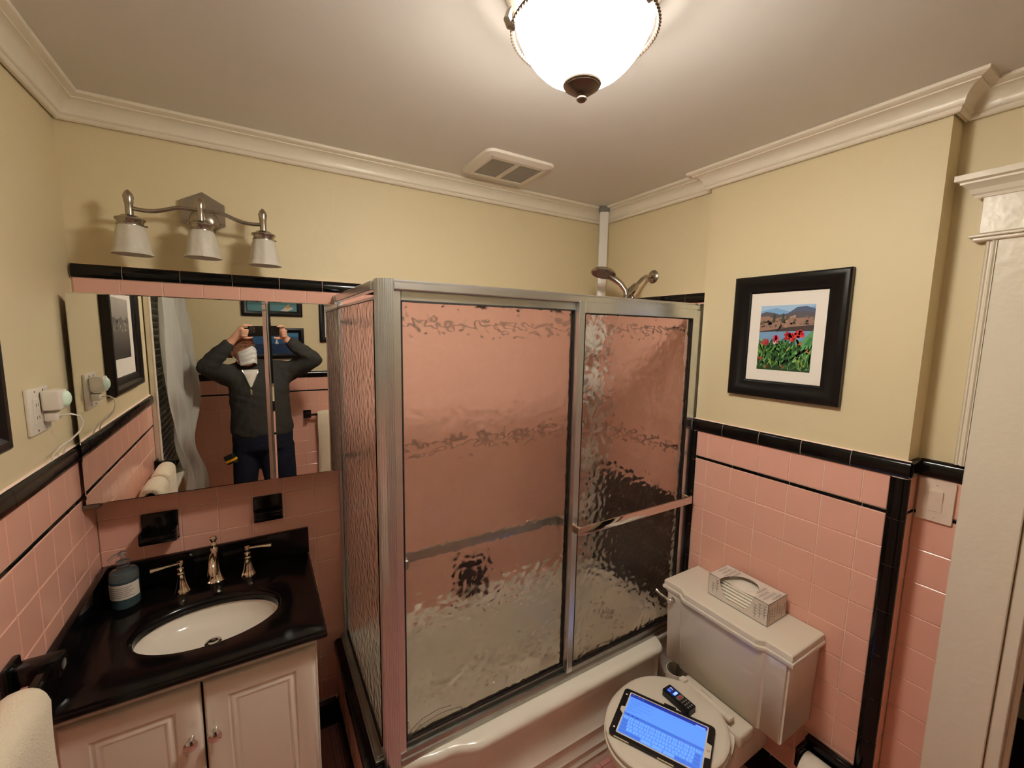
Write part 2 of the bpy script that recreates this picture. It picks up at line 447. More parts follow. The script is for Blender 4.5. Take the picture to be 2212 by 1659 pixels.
for a, b_ in zip(cc, cc[1:]):
    tile(wall_back, 'back', 0, a, b_, 1.9060, 1.9510, 'black_tile', 'cap_tile', 1, gap=0.0014)
cap_joint(wall_back, 'back', 0, 0.001, WS, 1.9060, 1.9510)
for a, b_ in zip(cc, cc[1:]):
    if 0.5 < b_ < 0.85: tile(wall_back, 'back', 0, a, min(b_, 0.72), 0, 0.137, 'black_tile', 'base_tile', 1)
grout(wall_back, 'back', 0, [(0, WS, 0, 1.948)])
# ---- tiles: shower wall (right, above the tub), black below, pink above
colsS = course(YJ, 0.0, 0.0, P)
zblk = rowsB[-3] + 0.0
fn = lambda u, v: 'black_tile' if v < zblk else 'pink'
field(wall_right, 'right', WS, colsS, [r for r in rowsB if r > 0.3], None, fn)
field(wall_right, 'right', WS, colsS, r5); field(wall_right, 'right', WS, colsS, [1.7965, 1.9060])
for z in (ZS, 1.7835):
    cs = course(YJ, 0, 0, 2 * P)
    for a, b_ in zip(cs, cs[1:]): tile(wall_right, 'right', WS, a, b_, z, z + 0.013, 'black_tile', 'liner_tile', gap=0.0012)
cs = course(YJ, 0, -0.577, CP)
for a, b_ in zip(cs, cs[1:]): tile(wall_right, 'right', WS, a, b_, 1.9060, 1.9510, 'black_tile', 'cap_tile', 1, gap=0.0014)
cap_joint(wall_right, 'right', WS, YJ, -0.001, 1.9060, 1.9510)
# ---- tiles: toilet wall
ZCAP0, ZCAP1 = 1.3435, 1.3985
rowsT = [0.14] + [ZS - k * P for k in range(9, -1, -1)]
yl, yr_ = -0.7125, -1.3810
colsT = course(yr_, yl, -0.7659, P)
field(wall_right, 'right', WT, colsT, rowsT)
field(wall_right, 'right', WT, colsT, [ZS + 0.013, ZCAP0])
ls = course(yr_, yl, -0.7659 - P * 1.05, 2 * P)
for a, b_ in zip(ls, ls[1:]): tile(wall_right, 'right', WT, a, b_, ZS, ZS + 0.013, 'black_tile', 'liner_tile', gap=0.0012)
cs = course(YE - 0.006, YJ, -0.831, CP)
for a, b_ in zip(cs, cs[1:]): tile(wall_right, 'right', WT, a, b_, ZCAP0, ZCAP1, 'black_tile', 'cap_tile', 1, gap=0.0014)
cap_joint(wall_right, 'right', WT, YE - 0.005, YJ, ZCAP0, ZCAP1)
f_ = FR['right'](WT); b = B(); b.prism([(yr_ - .002, -.005), (yr_ - .002, .002), (yr_ - .009, .0082), (-1.410, .0090), (YE - .003, .003), (YE - .005, -.005)], 0, ZCAP0, lambda u, v, h: f_(u, h, v)); obj('grout', b, M['grout'], wall_right, ang=40)
b = B(); b.prism([(yl + .002, -.005), (yl + .002, .002), (yl + .009, .0082), (-.700, .0085), (-.700, -.005)], 0.42, ZCAP0, lambda u, v, h: f_(u, h, v)); obj('grout', b, M['grout'], wall_right, ang=40)
zt = [0.0, 0.155, 0.307, 0.458, 0.608, 0.762, 0.911, 1.062, 1.213, ZCAP0]
for a, b_ in zip(zt, zt[1:]):
    tile(wall_right, 'right', WT, YE - 0.0085, yr_, a, b_, 'black_tile', 'edge_tile', 2, gap=0.0014)
zt2 = course(0.43, ZCAP0, 1.213, 0.1505)
for a, b_ in zip(zt2, zt2[1:]):
    tile(wall_right, 'right', WT, yl, YJ + 0.022, a, b_, 'black_tile', 'edge_tile', 3, gap=0.0014)
bs = course(yr_, -0.74, -0.831, CP)
for a, b_ in zip(bs, bs[1:]): tile(wall_right, 'right', WT, a, b_, 0.0, 0.138, 'black_tile', 'base_tile', 1)
grout(wall_right, 'right', WT, [(YE, YJ, 0, ZCAP1 - 0.003)])
grout(wall_right, 'right', WS, [(YJ, 0.0, 0.3, 1.948)])
# return beside the switch and the strip of door wall
cx0, cx1 = WT + 0.003, WD
fv = [0.14] + [ZS - k * P for k in range(9, -1, -1)]
field(wall_right, 'back', YE, [cx0, cx1], fv); field(wall_right, 'back', YE, [cx0, cx1], [ZS + 0.013, ZCAP0])
tile(wall_right, 'back', YE, cx0, cx1, ZS, ZS + 0.013, 'black_tile', 'liner_tile')
tile(wall_right, 'back', YE, cx0, cx1, ZCAP0, ZCAP1, 'black_tile', 'cap_tile', 1)
grout(wall_right, 'back', YE, [(WT, WD, 0, ZCAP1 - 0.003)])
dy0, dy1 = -1.512, YE
field(wall_right, 'right', WD, [-1.519, dy1], fv); field(wall_right, 'right', WD, [-1.519, dy1], [ZS + 0.013, ZCAP0])
tile(wall_right, 'right', WD, -1.519, dy1, ZS, ZS + 0.013, 'black_tile', 'liner_tile')
tile(wall_right, 'right', WD, -1.519, dy1, ZCAP0, ZCAP1, 'black_tile', 'cap_tile', 1)
grout(wall_right, 'right', WD, [(dy0, dy1, 0, ZCAP1 - 0.003)])
# ---- tiles: left wall (to the window casing)
colsL = course(-1.315, 0.0, 0.0, P)
def hid_left(u, v): return (v < 0.94 and u > -0.47) or v < 0.5
field(wall_left, 'left', 0, colsL, rowsT, hid_left); field(wall_left, 'left', 0, colsL, [ZS + 0.013, ZCAP0])
ls = course(-1.315, 0, 0, 2 * P)
for a, b_ in zip(ls, ls[1:]): tile(wall_left, 'left', 0, a, b_, ZS, ZS + 0.013, 'black_tile', 'liner_tile', gap=0.0012)
cs = course(-1.315, 0, -0.075, CP)
for a, b_ in zip(cs, cs[1:]): tile(wall_left, 'left', 0, a, b_, ZCAP0, ZCAP1, 'black_tile', 'cap_tile', 1, gap=0.0014)
grout(wall_left, 'left', 0, [(-1.315, 0, 0, ZCAP1 - 0.003)])
cap_joint(wall_left, 'left', 0, -1.315, -0.001, ZCAP0, ZCAP1)
# ---- tiles: rear wall, seen in the mirror
colsR = course(0.0, 1.20, 0.02, P)
field(wall_rear, 'rear', YR, colsR, rowsT, lambda u, v: v < 0.4); field(wall_rear, 'rear', YR, colsR, [ZS + 0.013, ZCAP0])
for a, b_ in zip(colsR[::2], colsR[2::2]): tile(wall_rear, 'rear', YR, a, b_, ZS, ZS + 0.013, 'black_tile', 'liner_tile', gap=0.0012)
cs = course(0.0, 1.20, 0.05, CP)
for a, b_ in zip(cs, cs[1:]): tile(wall_rear, 'rear', YR, a, b_, ZCAP0, ZCAP1, 'black_tile', 'cap_tile', 1, gap=0.0014)
grout(wall_rear, 'rear', YR, [(0, WD, 0, ZCAP1 - 0.003)])
# ---- floor tiles: whole squares and split halves
cell = 0.0535
rest = B()
def cells(i, j):
    x0, y0 = 0.60 + i * cell, -j * cell
    k = (i * 7 + j * 13 + (i * j) % 5) % 4
    if k == 0: return [(x0, x0 + cell, y0 - cell, y0)]
    if k in (1, 3): return [(x0, x0 + cell / 2, y0 - cell, y0), (x0 + cell / 2, x0 + cell, y0 - cell, y0)]
    return [(x0, x0 + cell, y0 - cell / 2, y0), (x0, x0 + cell, y0 - cell, y0 - cell / 2)]
for i in range(29):
    for j in range(30):
        cx_, cy_ = 0.60 + (i + .5) * cell, -(j + .5) * cell
        if cx_ > WT or (cx_ > 0.74 and cy_ > -0.66): continue
        near = (cx_ < 0.74 and cy_ > -0.50) or (1.40 < cx_ < 1.86 and cy_ > -0.86) or (1.86 < cx_ and -1.40 < cy_ < -0.9)
        for t in cells(i, j):
            if near: tile(floor, 'floor', 0, *t, 'floor_pink', 'floor_tile', gap=0.002, wob=0.0003)
            else: rest.box(t[0] + .001, t[1] - .001, t[2] + .001, t[3] - .001, -0.006, 0.0)
o = obj('floor_tile_field', rest, M['floor_pink'], floor, smooth=False); o['kind'] = 'stuff'
b = B()
for x in [0.02 + k * cell * 2 for k in range(20)]:
    for y in [-1.62 - k * cell * 2 for k in range(8)]:
        b.box(x, x + cell * 2 - .002, y - cell * 2 + .002, y, -0.006, 0.0)
o = obj('floor_tile_field', b, M['floor_pink'], floor, smooth=False); o['kind'] = 'stuff'

b = B()
for i in range(6):
    for j in range(16): b.box(.02 + i * cell * 2, .018 + (i + 1) * cell * 2, -(j + 1) * cell * 2 + .002, -j * cell * 2, -0.006, 0.0)
o = obj('floor_tile_field', b, M['floor_pink'], floor, smooth=False); o['kind'] = 'stuff'
def tile_field(parent, kind, c, us, vs_):
    b = B(); f = FR[kind](c)
    for a, a2 in zip(us, us[1:]):
        for q, q2 in zip(vs_, vs_[1:]): b.prism(rect(a + .0012, a2 - .0012, q + .0012, q2 - .0012), -.005, 0, f)
    o = obj('tile_field', b, M['pink'], parent, smooth=False); o['kind'] = 'stuff'
tile_field(wall_rear, 'rear', YR, course(1.20, 2.225, 0.02, P), rowsT); tile_field(wall_rear, 'rear', YR, course(1.20, 2.225, 0.02, P), [ZS + .013, ZCAP0])
tile_field(wall_rear, 'rear', YR, colsR, [.02, .14] + [r for r in rowsT if .14 < r < .46])
tile_field(wall_left, 'left', 0, course(-1.315, -0.52, 0.0, P), [.02, .14] + [r for r in rowsT if .14 < r < .57])
for a, b_ in zip(course(1.20, 2.225, 0.05, CP), course(1.20, 2.225, 0.05, CP)[1:]): tile(wall_rear, 'rear', YR, a, b_, ZCAP0, ZCAP1, 'black_tile', 'cap_tile', 1, gap=0.0014)
tile(wall_rear, 'rear', YR, 1.20, 2.225, ZS, ZS + 0.013, 'black_tile', 'liner_tile', gap=0.0012)
# ---- crown moulding, one run per wall face, mitred
prof = [(0, 0), (0.008, 0), (0.0115, 0.003), (0.0135, 0.008), (0.0130, 0.0125), (0.0165, 0.0135), (0.0195, 0.0170), (0.0195, 0.0205), (0.0205, 0.0270), (0.0235, 0.0350), (0.0290, 0.0425), (0.0365, 0.0485), (0.0455, 0.0520), (0.0520, 0.0530), (0.0520, 0.0565), (0.0560, 0.0575), (0.0640, 0.0590), (0.0690, 0.0625), (0.0700, 0.0706), (0, 0.0706)]
path = [(0, YR), (0, 0), (WS, 0), (WS, YJ), (WT, YJ), (WT, YE), (WD, YE), (WD, YR)]
n = len(path)
def nrm(a, b_):
    d = Vector((b_[0] - a[0], b_[1] - a[1])).normalized(); return Vector((d.y, -d.x))
for i in range(n):
    a, c_ = path[i], path[(i + 1) % n]
    n0, n1, n2 = nrm(path[i - 1], a), nrm(a, c_), nrm(c_, path[(i + 2) % n])
    b = B(); ends = []
    for pt, q0, q1 in ((a, n0, n1), (c_, n1, n2)):
        mi = q0 + q1; mi = mi / (mi.dot(q1)) if mi.length > 1e-6 else q1
        ends.append([b.bm.verts.new((pt[0] + mi.x * o_, pt[1] + mi.y * o_, 2.3664 + z)) for o_, z in prof])
    A, D = ends
    for k in range(len(prof)): b.bm.faces.new((A[k], A[(k + 1) % len(prof)], D[(k + 1) % len(prof)], D[k]))
    b.bm.faces.new(A); b.bm.faces.new(list(reversed(D)))
    struct(obj('trim_%d' % (i + 1), b, M['trim'], ang=25))

# ---- door casing and head on the door wall, jamb, door slab standing open in the hall
casing = struct(obj('trim_9', B(), M['trim']) if False else link('trim_9', None, None, (WD, -1.57, 0)), 'white door casing beside the light switch')
f = FR['right'](WD)
b = B()
b.prism([(-1.495, -e), (-1.495, 0.010), (-1.499, 0.016), (-1.502, 0.0165), (-1.504, 0.012), (-1.507, 0.012), (-1.509, 0.020), (-1.513, 0.022), (-1.516, 0.0175), (-1.518, 0.0175), (-1.518, -e)], ZCAP1 + .001, 2.03, lambda u, v, h: Vector((WD - v, u, h)))
obj('backband', b, M['trim'], casing)
b = B().box(WD - 0.017, WD + 0.005, -1.639, -1.519, 0, 2.032, 0.002); obj('face_board', b, M['trim'], casing)
b = B().box(WD - 0.020, WD + 0.1, -2.42, -1.480, 2.05, 2.15, 0.002); obj('head_board', b, M['trim'], casing)
b = B().box(WD - 0.034, WD + 0.005, -2.44, -1.462, 2.04, 2.047, 0.002); b.box(WD - 0.028, WD + 0.005, -2.43, -1.470, 2.030, 2.04, 0.003); obj('fillet', b, M['trim'], casing)
b = B()
pr = [(0, 0), (0.024, 0), (0.026, 0.008), (0.030, 0.012), (0.034, 0.024), (0.046, 0.036), (0.050, 0.038), (0.050, 0.043), (0.060, 0.047), (0.060, 0.062), (0, 0.062)]
A = [b.bm.verts.new((WD - o_, -1.487 + 1.0 * o_, 2.146 + z)) for o_, z in pr]; D = [b.bm.verts.new((WD - o_, -2.45, 2.146 + z)) for o_, z in pr]
for k in range(len(pr)): b.bm.faces.new((A[k], A[(k + 1) % len(pr)], D[(k + 1) % len(pr)], D[k]))
b.bm.faces.new(A); b.bm.faces.new(list(reversed(D)))
obj('head_cornice', b, M['trim'], casing, ang=25)
b = B().box(WD - 0.005, WD + 0.13, -1.668, -1.6405, 0, 2.05, 0.002); obj('door_jamb', b, M['trim'], casing)
b = B().box(WD + 0.03, WD + 0.05, -1.680, -1.668, 0, 2.05, 0.002); obj('door_stop', b, M['trim'], casing)
b = B().box(WD - 0.017, WD + 0.005, -2.44, -2.36, 0, 2.05, 0.002); obj('face_board', b, M['trim'], casing)

# ---- window on the left wall (seen in the mirror)
win = struct(link('window_1', None, None, (0, -1.8, 0.8)), 'window with closed blind on the left wall')
b = B()
for y0, y1 in ((WIN[1], WIN[1] + 0.085), (WIN[0] - 0.085, WIN[0])):
    b.box(0.0, 0.02, y0, y1, WIN[2], WIN[3], 0.003); b.box(0.018, 0.028, y0 + (0.062 if y0 > -2 else 0.0), y1 - (0 if y0 > -2 else .062), WIN[2], WIN[3], 0.003)
b.box(0.0, 0.024, WIN[0] - 0.1, WIN[1] + 0.1, WIN[3], WIN[3] + 0.09, 0.003)
obj('window_frame', b, M['trim'], win)
obj('window_sill', B().box(-0.1, 0.05, WIN[0] - 0.1, WIN[1] + 0.1, WIN[2] - 0.03, WIN[2], 0.005), M['trim'], win)
obj('pane', B().box(-0.095, -0.09, WIN[0], WIN[1], WIN[2], WIN[3]), M['night'], win)
b = B()
b.box(-0.09, -0.06, WIN[0], WIN[1], 1.44, 1.48, .003); b.box(-0.09, -0.06, WIN[0], WIN[1], WIN[2], WIN[2] + .05, .003)
b.box(-0.09, -0.06, WIN[0], WIN[0] + .05, WIN[2], WIN[3], .003); b.box(-0.09, -0.06, WIN[1] - .05, WIN[1], WIN[2], WIN[3], .003)
obj('sash', b, M['trim'], win)
bl = thing('window_blind', 'white slatted blind in the window beside the sheer curtain, seen in mirror', 'blind', (-0.03, -1.8, 0.82))
me = None
zz = 0.86
obj('head_rail', B().box(-0.05, -0.01, WIN[0] + .01, WIN[1] - .01, 2.07, 2.115, 0.004), M['blind'], bl)
while zz < 2.06:
    if me is None:
        b = B(); b.box(-0.021, 0.021, -0.385, 0.385, -0.0012, 0.0012, mx=Matrix.Rotation(math.radians(-28), 4, 'Y')); me = mesh_from(b, 'slat', M['blind'], False)
    link('slat', me, bl, (-0.03, -1.8, zz)); zz += 0.040
for yy in (-1.52, -2.08): obj('cord', B().tube([(-0.008, yy, 0.85), (-0.008, yy, 2.08)], 0.0012, 5), M['white_plastic'], bl)
# ---- sheer curtain
def tab(t, pts):
    for (a, va), (c, vc) in zip(pts, pts[1:]):
        if t <= c:
            k = (t - a) / (c - a); k = k * k * (3 - 2 * k); return va + (vc - va) * k
    return pts[-1][1]
def curt(u, v):
    z = 2.12 - v * 1.70
    yn = tab(v, [(0, -1.40), (.25, -1.41), (.42, -1.46), (.6, -1.62), (.83, -1.95), (1, -2.05)])
    yf = tab(v, [(0, -2.26), (.3, -2.27), (.5, -2.25), (.68, -2.14), (.88, -2.33), (1, -2.34)])
    xf = tab(v, [(0, .080), (.28, .105), (.50, .135), (.68, .100), (.88, .130), (1, .125)])
    q = u ** .9
    y = yn + (yf - yn) * q
    amp = .011 + .005 * v
    x = .050 + (xf - .050) * u ** 1.3 + amp * math.sin(u * 40 + 2.0 * math.sin(v * 4 + u * 3)) * (1 - .5 * u * v) + .010 * math.sin(u * 23 + v * 11) + .012 * v * math.sin(u * 9 - v * 14)
    return Vector((max(x, 0.035), max(y, YR + 0.03), z))
b = B().grid(curt, 110, 44)
bmesh.ops.solidify(b.bm, geom=b.bm.faces[:], thickness=0.002)
cur = thing('curtain', 'white sheer curtain gathered over the blind, seen in mirror', 'curtain', (0.08, -1.85, 0.4))
obj('panel', b, M['curtain'], cur, ang=80)
obj('rod', B().tube([(0.08, -2.4, 2.14), (0.08, -1.35, 2.14)], 0.008, 10), M['white_plastic'], cur)
for yy in (-1.38, -2.38): obj('bracket', B().tube([(0.0, yy, 2.14), (0.08, yy, 2.14)], 0.006, 8), M['white_plastic'], cur)

# ================================================================== CEILING LIGHT
LX, LY = 1.072, -1.138
lamp = thing('ceiling_light', 'lit white glass bowl ceiling light with twisted metal ring and finial', 'ceiling light', (LX, LY, 2.22))
b = B().lathe([(0.0, 2.2615), (0.030, 2.262), (0.046, 2.2655), (0.064, 2.273), (0.083, 2.285), (0.100, 2.301), (0.115, 2.320), (0.126, 2.340), (0.130, 2.350), (0.131, 2.354), (0.127, 2.354), (0.122, 2.342), (0.110, 2.322), (0.08, 2.290), (0.04, 2.272), (0.0, 2.268)], (LX, LY, 0), n=40)
obj('bowl', b, M['lamp'], lamp)
b = B()
n = 190; R = 0.142
for ph in (0, PI):
    pts = []
    for i in range(n):
        t = 2 * PI * i / n; q = t * 48 + ph
        rr = R + 0.0022 * math.cos(q); pts.append(Vector((LX + rr * math.cos(t), LY + rr * math.sin(t), 2.350 + 0.0024 * math.sin(q))))
    b.loop(pts, 0.0029, 5)
obj('twisted_ring', b, M['bronze'], lamp, label='twisted rope-like metal ring')
clipang = math.radians(161.4) 
for k in range(3):
    t = clipang + k * 2 * PI / 3; d = Vector((math.cos(t), math.sin(t), 0)); c = Vector((LX, LY, 0))
    b = B().tube([c + d * 0.140 + Vector((0, 0, 2.338)), c + d * 0.150 + Vector((0, 0, 2.342)), c + d * 0.155 + Vector((0, 0, 2.352)), c + d * 0.152 + Vector((0, 0, 2.364)), c + d * 0.147 + Vector((0, 0, 2.373))], [0.006, 0.0085, 0.008, 0.006, 0.003], 10)
    b.ell(c + d * 0.143 + Vector((0, 0, 2.341)), (.009, .009, .007))
    obj('clip', b, M['nickel'], lamp)
obj('ceiling_plate', B().lathe([(0, 2.4365), (0.158, 2.4365), (0.160, 2.430), (0.156, 2.422), (0.146, 2.416), (0.130, 2.410), (0, 2.410)], (LX, LY, 0), n=48), M['trim'], lamp)
obj('skirt', B().lathe([(0.132, 2.411), (0.137, 2.411), (0.136, 2.385), (0.1345, 2.362), (0.1335, 2.3555), (0.129, 2.3555), (0.129, 2.37)], (LX, LY, 0), n=48), M['lamp_rim'], lamp)  # skirt added to keep lamp light off the ceiling, with a weak glow
obj('stem', B().tube([(LX, LY, 2.264), (LX, LY, 2.415)], 0.006, 10), M['bronze'], lamp)
b = B().lathe([(0, 2.2605), (0.030, 2.2605), (0.0365, 2.2585), (0.0385, 2.2555), (0.0375, 2.2530), (0.0350, 2.2520), (0.0345, 2.2500), (0.028, 2.2455), (0.020, 2.2400), (0.012, 2.2375), (0.0085, 2.2370), (0.0075, 2.2355), (0.0085, 2.2345), (0.0105, 2.2305), (0.0105, 2.2275), (0.007, 2.2240), (0, 2.2230)], (LX, LY, 0), n=32)
obj('finial', b, M['bronze'], lamp)

# ================================================================== CEILING VENT
vent = thing('exhaust_fan_grille', 'white plastic exhaust fan grille on the ceiling above the tub', 'vent', (1.405, -0.26, 2.42))
vx0, vx1, vy0, vy1 = 1.250, 1.565, -0.395, -0.125
b = B()
def rr(x0, x1, y0, y1, r, n=6):
    out = []
    for cx_, cy_, a0 in ((x1 - r, y1 - r, 0), (x0 + r, y1 - r, 90), (x0 + r, y0 + r, 180), (x1 - r, y0 + r, 270)):
        for k in range(n + 1):
            t = math.radians(a0 + 90 * k / n); out.append((cx_ + r * math.cos(t), cy_ + r * math.sin(t)))
    return out
outer = [rr(vx0, vx1, vy0, vy1, 0.035), rr(vx0 + .003, vx1 - .003, vy0 + .003, vy1 - .003, 0.034), rr(vx0 + .03, vx1 - .03, vy0 + .03, vy1 - .03, .02)]
zs_ = [ZC, 2.428, 2.419]
rings = [[b.bm.verts.new((x, y, z)) for x, y in o_] for o_, z in zip(outer, zs_)]
for A, D in zip(rings, rings[1:]):
    for k in range(len(A)): b.bm.faces.new((A[k], A[(k + 1) % len(A)], D[(k + 1) % len(A)], D[k]))
xm = (vx0 + vx1) / 2
for x0, x1 in ((vx0 + .03, vx0 + .042), (xm - .011, xm + .011), (vx1 - .042, vx1 - .03)): b.box(x0, x1, vy0 + .03, vy1 - .03, 2.419, 2.426)
for y0, y1 in ((vy0 + .03, vy0 + .05), (vy1 - .05, vy1 - .03)): b.box(vx0 + .03, vx1 - .03, y0, y1, 2.4192, 2.426)
obj('frame', b, M['white_plastic'], vent, ang=30)
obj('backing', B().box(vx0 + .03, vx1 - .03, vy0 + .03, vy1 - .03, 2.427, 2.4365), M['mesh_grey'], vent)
for x0, x1 in ((vx0 + .042, xm - .011), (xm + .011, vx1 - .042)):
    b = B(); k = vy0 + .054
    while k < vy1 - .05:
        b.box(x0, x1, k, k + .0028, 2.4205, 2.424); k += .0056
    k = x0 + .006
    while k < x1:
        b.box(k, k + .002, vy0 + .05, vy1 - .05, 2.4225, 2.425); k += .011
    o = obj('grille_bars', b, M['vent_bar'], vent, smooth=False); o['kind'] = 'stuff'

# ================================================================== VANITY LIGHT
vl = thing('vanity_light', 'brushed nickel wall light with three frosted glass shades above the mirror', 'wall light', (0.347, -0.01, 2.14))
b = B()
for sc_, y0, y1 in ((0.072, -0.001, -0.014), (0.058, -0.0135, -0.020)):
    hexp = [(0.347 + sc_ * math.sin(k * PI / 3), 2.146 + sc_ * math.cos(k * PI / 3) * 0.97) for k in range(6)]
    b.prism(hexp, y0, y1, lambda u, v, h: Vector((u, h, v)))
obj('backplate', b, M['nickel'], vl, ang=20)
b = B().lathe([(0, .036), (0.022, .036), (0.036, .028), (0.042, .020), (0.042, .018), (0.0, .018)], (0.349, 0, 2.118), axis=(0, -1, 0), n=28)
obj('canopy', b, M['nickel'], vl)
b = B().tube([(0.349, -0.03, 2.118), (0.349, -0.12, 2.122)], 0.006, 10); obj('stem', b, M['nickel'], vl)
ap = []
for i in range(41):
    t = i / 40; x = 0.173 + (0.522 - 0.173) * t
    q = min(t, 1 - t) * 2; q2 = min(1, max(0, (q - .34) / .40)); q2 = q2 * q2 * (3 - 2 * q2)
    z = 2.113 - 0.004 * math.sin(min(1, q / .4) * PI) + 0.019 * q2
    ap.append((x, -0.12, z))
obj('arm', B().tube(ap, 0.0062, 12), M['nickel'], vl)
for x, dz in ((0.173, 0), (0.348, 0.008), (0.522, 0)):
    b = B().lathe([(0, .180), (.004, .178), (.0100, .170), (.0138, .159), (.0118, .148), (.0122, .144), (.0102, .139), (.0100, .108), (.010, .106), (.020, .104), (.026, .099), (.031, .096), (.036, .095), (.037, .091), (.033, .087), (.031, .080), (.033, .077), (.033, .074), (0, .074)], (x, -0.12, 1.985 + dz), n=24)
    cup = obj('socket_cup', b, M['nickel'], vl)
    for k in range(3):
        t = k * 2 * PI / 3 + .4; d = Vector((math.cos(t), math.sin(t), 0)); b = B().tube([Vector((x, -0.12, 2.0635 + dz)) + d * .031, Vector((x, -0.12, 2.0635 + dz)) + d * .041], .0026, 8)
        obj('thumbscrew', b, M['bronze'], cup)
    b = B(); n = 64
    pf = [(.030, .084), (.0325, .080), (.036, .068), (.0395, .050), (.0425, .032), (.0445, .016), (.046, .008), (.050, .001), (.0505, -.003), (.0475, -.003), (.043, .010), (.040, .034), (.034, .068), (.029, .080)]
    rings = []
    for r, z in pf:
        rings.append([b.bm.verts.new((x + r * (1 + .02 * math.cos(8 * 2 * PI * k / n)) * math.cos(2 * PI * k / n), -0.12 + r * (1 + .02 * math.cos(8 * 2 * PI * k / n)) * math.sin(2 * PI * k / n), 1.977 + dz + z)) for k in range(n)])
    for A, D in zip(rings, rings[1:]):
        for k in range(n): b.bm.faces.new((A[k], A[(k + 1) % n], D[(k + 1) % n], D[k]))
    obj('shade', b, M['frosted'], vl, ang=60)
    obj('bulb', B().lathe([(0, .03), (.018, .036), (.024, .050), (.018, .070), (.012, .080), (0, .080)], (x, -0.12, 1.977 + dz), n=16), M['white_plastic'], vl)

# ================================================================== MEDICINE CABINET
mc = thing('medicine_cabinet', 'mirrored medicine cabinet above the black vanity top', 'cabinet', (0.38, -0.06, 1.205))
obj('cabinet_body', B().box(0.030, 0.735, -0.104, -0.006, 1.225, 1.845, 0.002), M['grey_plastic'], mc)
nL = Vector((-0.00838, 0.99996, -0.00115)).normalized(); nR = Vector((0.00924, 0.99957, -0.00034)).normalized()
def mirror_door(x0, x1, z0, z1, nrm_, anchor, bev=(0.003, 0.003)):
    d = thing_b = B()
    def yp(x, z): return anchor.y - (nrm_.x * (x - anchor.x) + nrm_.z * (z - anchor.z)) / nrm_.y
    F = [(x0 + bev[0], z0 + .003), (x1 - bev[1], z0 + .003), (x1 - bev[1], z1 - .003), (x0 + bev[0], z1 - .003)]
    O = [(x0, z0), (x1, z0), (x1, z1), (x0, z1)]
    v0 = [d.bm.verts.new((x, yp(x, z), z)) for x, z in F]; v1 = [d.bm.verts.new((x, yp(x, z) + .0028, z)) for x, z in O]; v2 = [d.bm.verts.new((x, yp(x, z) + .006, z)) for x, z in O]
    d.bm.faces.new(v0)
    for A, D in ((v0, v1), (v1, v2)):
        for k in range(4): d.bm.faces.new((A[k], A[(k + 1) % 4], D[(k + 1) % 4], D[k]))
    d.bm.faces.new(list(reversed(v2)))
    return obj('mirror_door', d, M['mirror'], mc, smooth=False)
d1 = mirror_door(0.0120, 0.517, 1.207, 1.853, nL, Vector((.26, -.120, 1.5)), (0.003, 0.012))
d2 = mirror_door(0.524, 0.754, 1.207, 1.853, nR, Vector((.52, -.121, 1.5)), (0.006, 0.003))
b = B().box(0.014, 0.515, -0.1135, -0.1045, 1.210, 1.850); obj('door_backing', b, M['black_plastic'], d1, smooth=False)
b = B().box(0.527, 0.752, -0.1135, -0.1045, 1.210, 1.850); obj('door_backing', b, M['black_plastic'], d2, smooth=False)
b = B().box(0.5185, 0.5225, -0.119, -0.104, 1.212, 1.848); obj('edge_strip', b, M['alu_dark'], mc, smooth=False)
b = B().box(0.002, 0.042, -0.120, -0.06, 1.192, 1.206, .003); b.tube([(0.014, -0.098, 1.188), (0.014, -0.098, 1.21)], .006, 10)
obj('hinge', b, M['bronze'], mc)

# ================================================================== VANITY
van = thing('vanity_cabinet', 'white vanity cabinet with two raised panel doors under black top', 'cabinet', (0.31, -0.25, 0))
b = B(); b.box(0.012, 0.028, -0.474, -0.02, 0.0, 0.8125); b.box(0.588, 0.604, -0.474, -0.02, 0.0, 0.8125); b.box(0.028, 0.588, -0.03, -0.02, 0.0, 0.81); b.box(0.028, 0.588, -0.474, -0.03, 0.10, 0.116); b.box(0.028, 0.588, -0.42, -0.41, 0.0, 0.10)
b.box(0.012, 0.604, -0.490, -0.474, 0.768, 0.8125); b.box(0.012, 0.604, -0.490, -0.474, 0.10, 0.14); b.box(0.012, 0.05, -0.490, -0.474, 0.14, 0.768); b.box(0.566, 0.604, -0.490, -0.474, 0.14, 0.768)
obj('body', b, M['cabinet'], van, smooth=False)
def door(x0, x1, z0, z1, knob):
    b = B(); yf = -0.509
    def rg(ins, y): return [(x0 + ins, y, z0 + ins), (x1 - ins, y, z0 + ins), (x1 - ins, y, z1 - ins), (x0 + ins, y, z1 - ins)]
    steps = [(0, -0.491), (0, -0.495), (.0025, -0.5010), (.007, -0.5055), (.013, -0.5082), (.019, yf), (.056, yf), (.059, -0.5065), (.062, -0.5035), (.067, -0.5035), (.071, -0.507), (.076, -0.5085), (.080, -0.506), (.085, -0.5065)]
    rings = [[b.bm.verts.new(p) for p in rg(i_, y)] for i_, y in steps]
    for A, D in zip(rings, rings[1:]):
        for k in range(4): b.bm.faces.new((A[k], A[(k + 1) % 4], D[(k + 1) % 4], D[k]))
    b.bm.faces.new(rings[-1]); b.bm.faces.new(list(reversed(rings[0])))
    d = obj('door', b, M['cabinet'], van, ang=50)
    k = B().lathe([(0, 0), (.0085, 0), (.0065, .006), (.0068, .012), (.0130, .018), (.0172, .024), (.0168, .029), (.011, .033), (0, .034)], (knob[0], -0.5085, knob[1]), axis=(0, -1, 0), n=24)
    obj('knob', k, M['chrome'], d)
    return d
door(0.018, 0.3055, 0.125, 0.7715, (0.279, 0.622))
door(0.3105, 0.600, 0.125, 0.7715, (0.334, 0.6215))
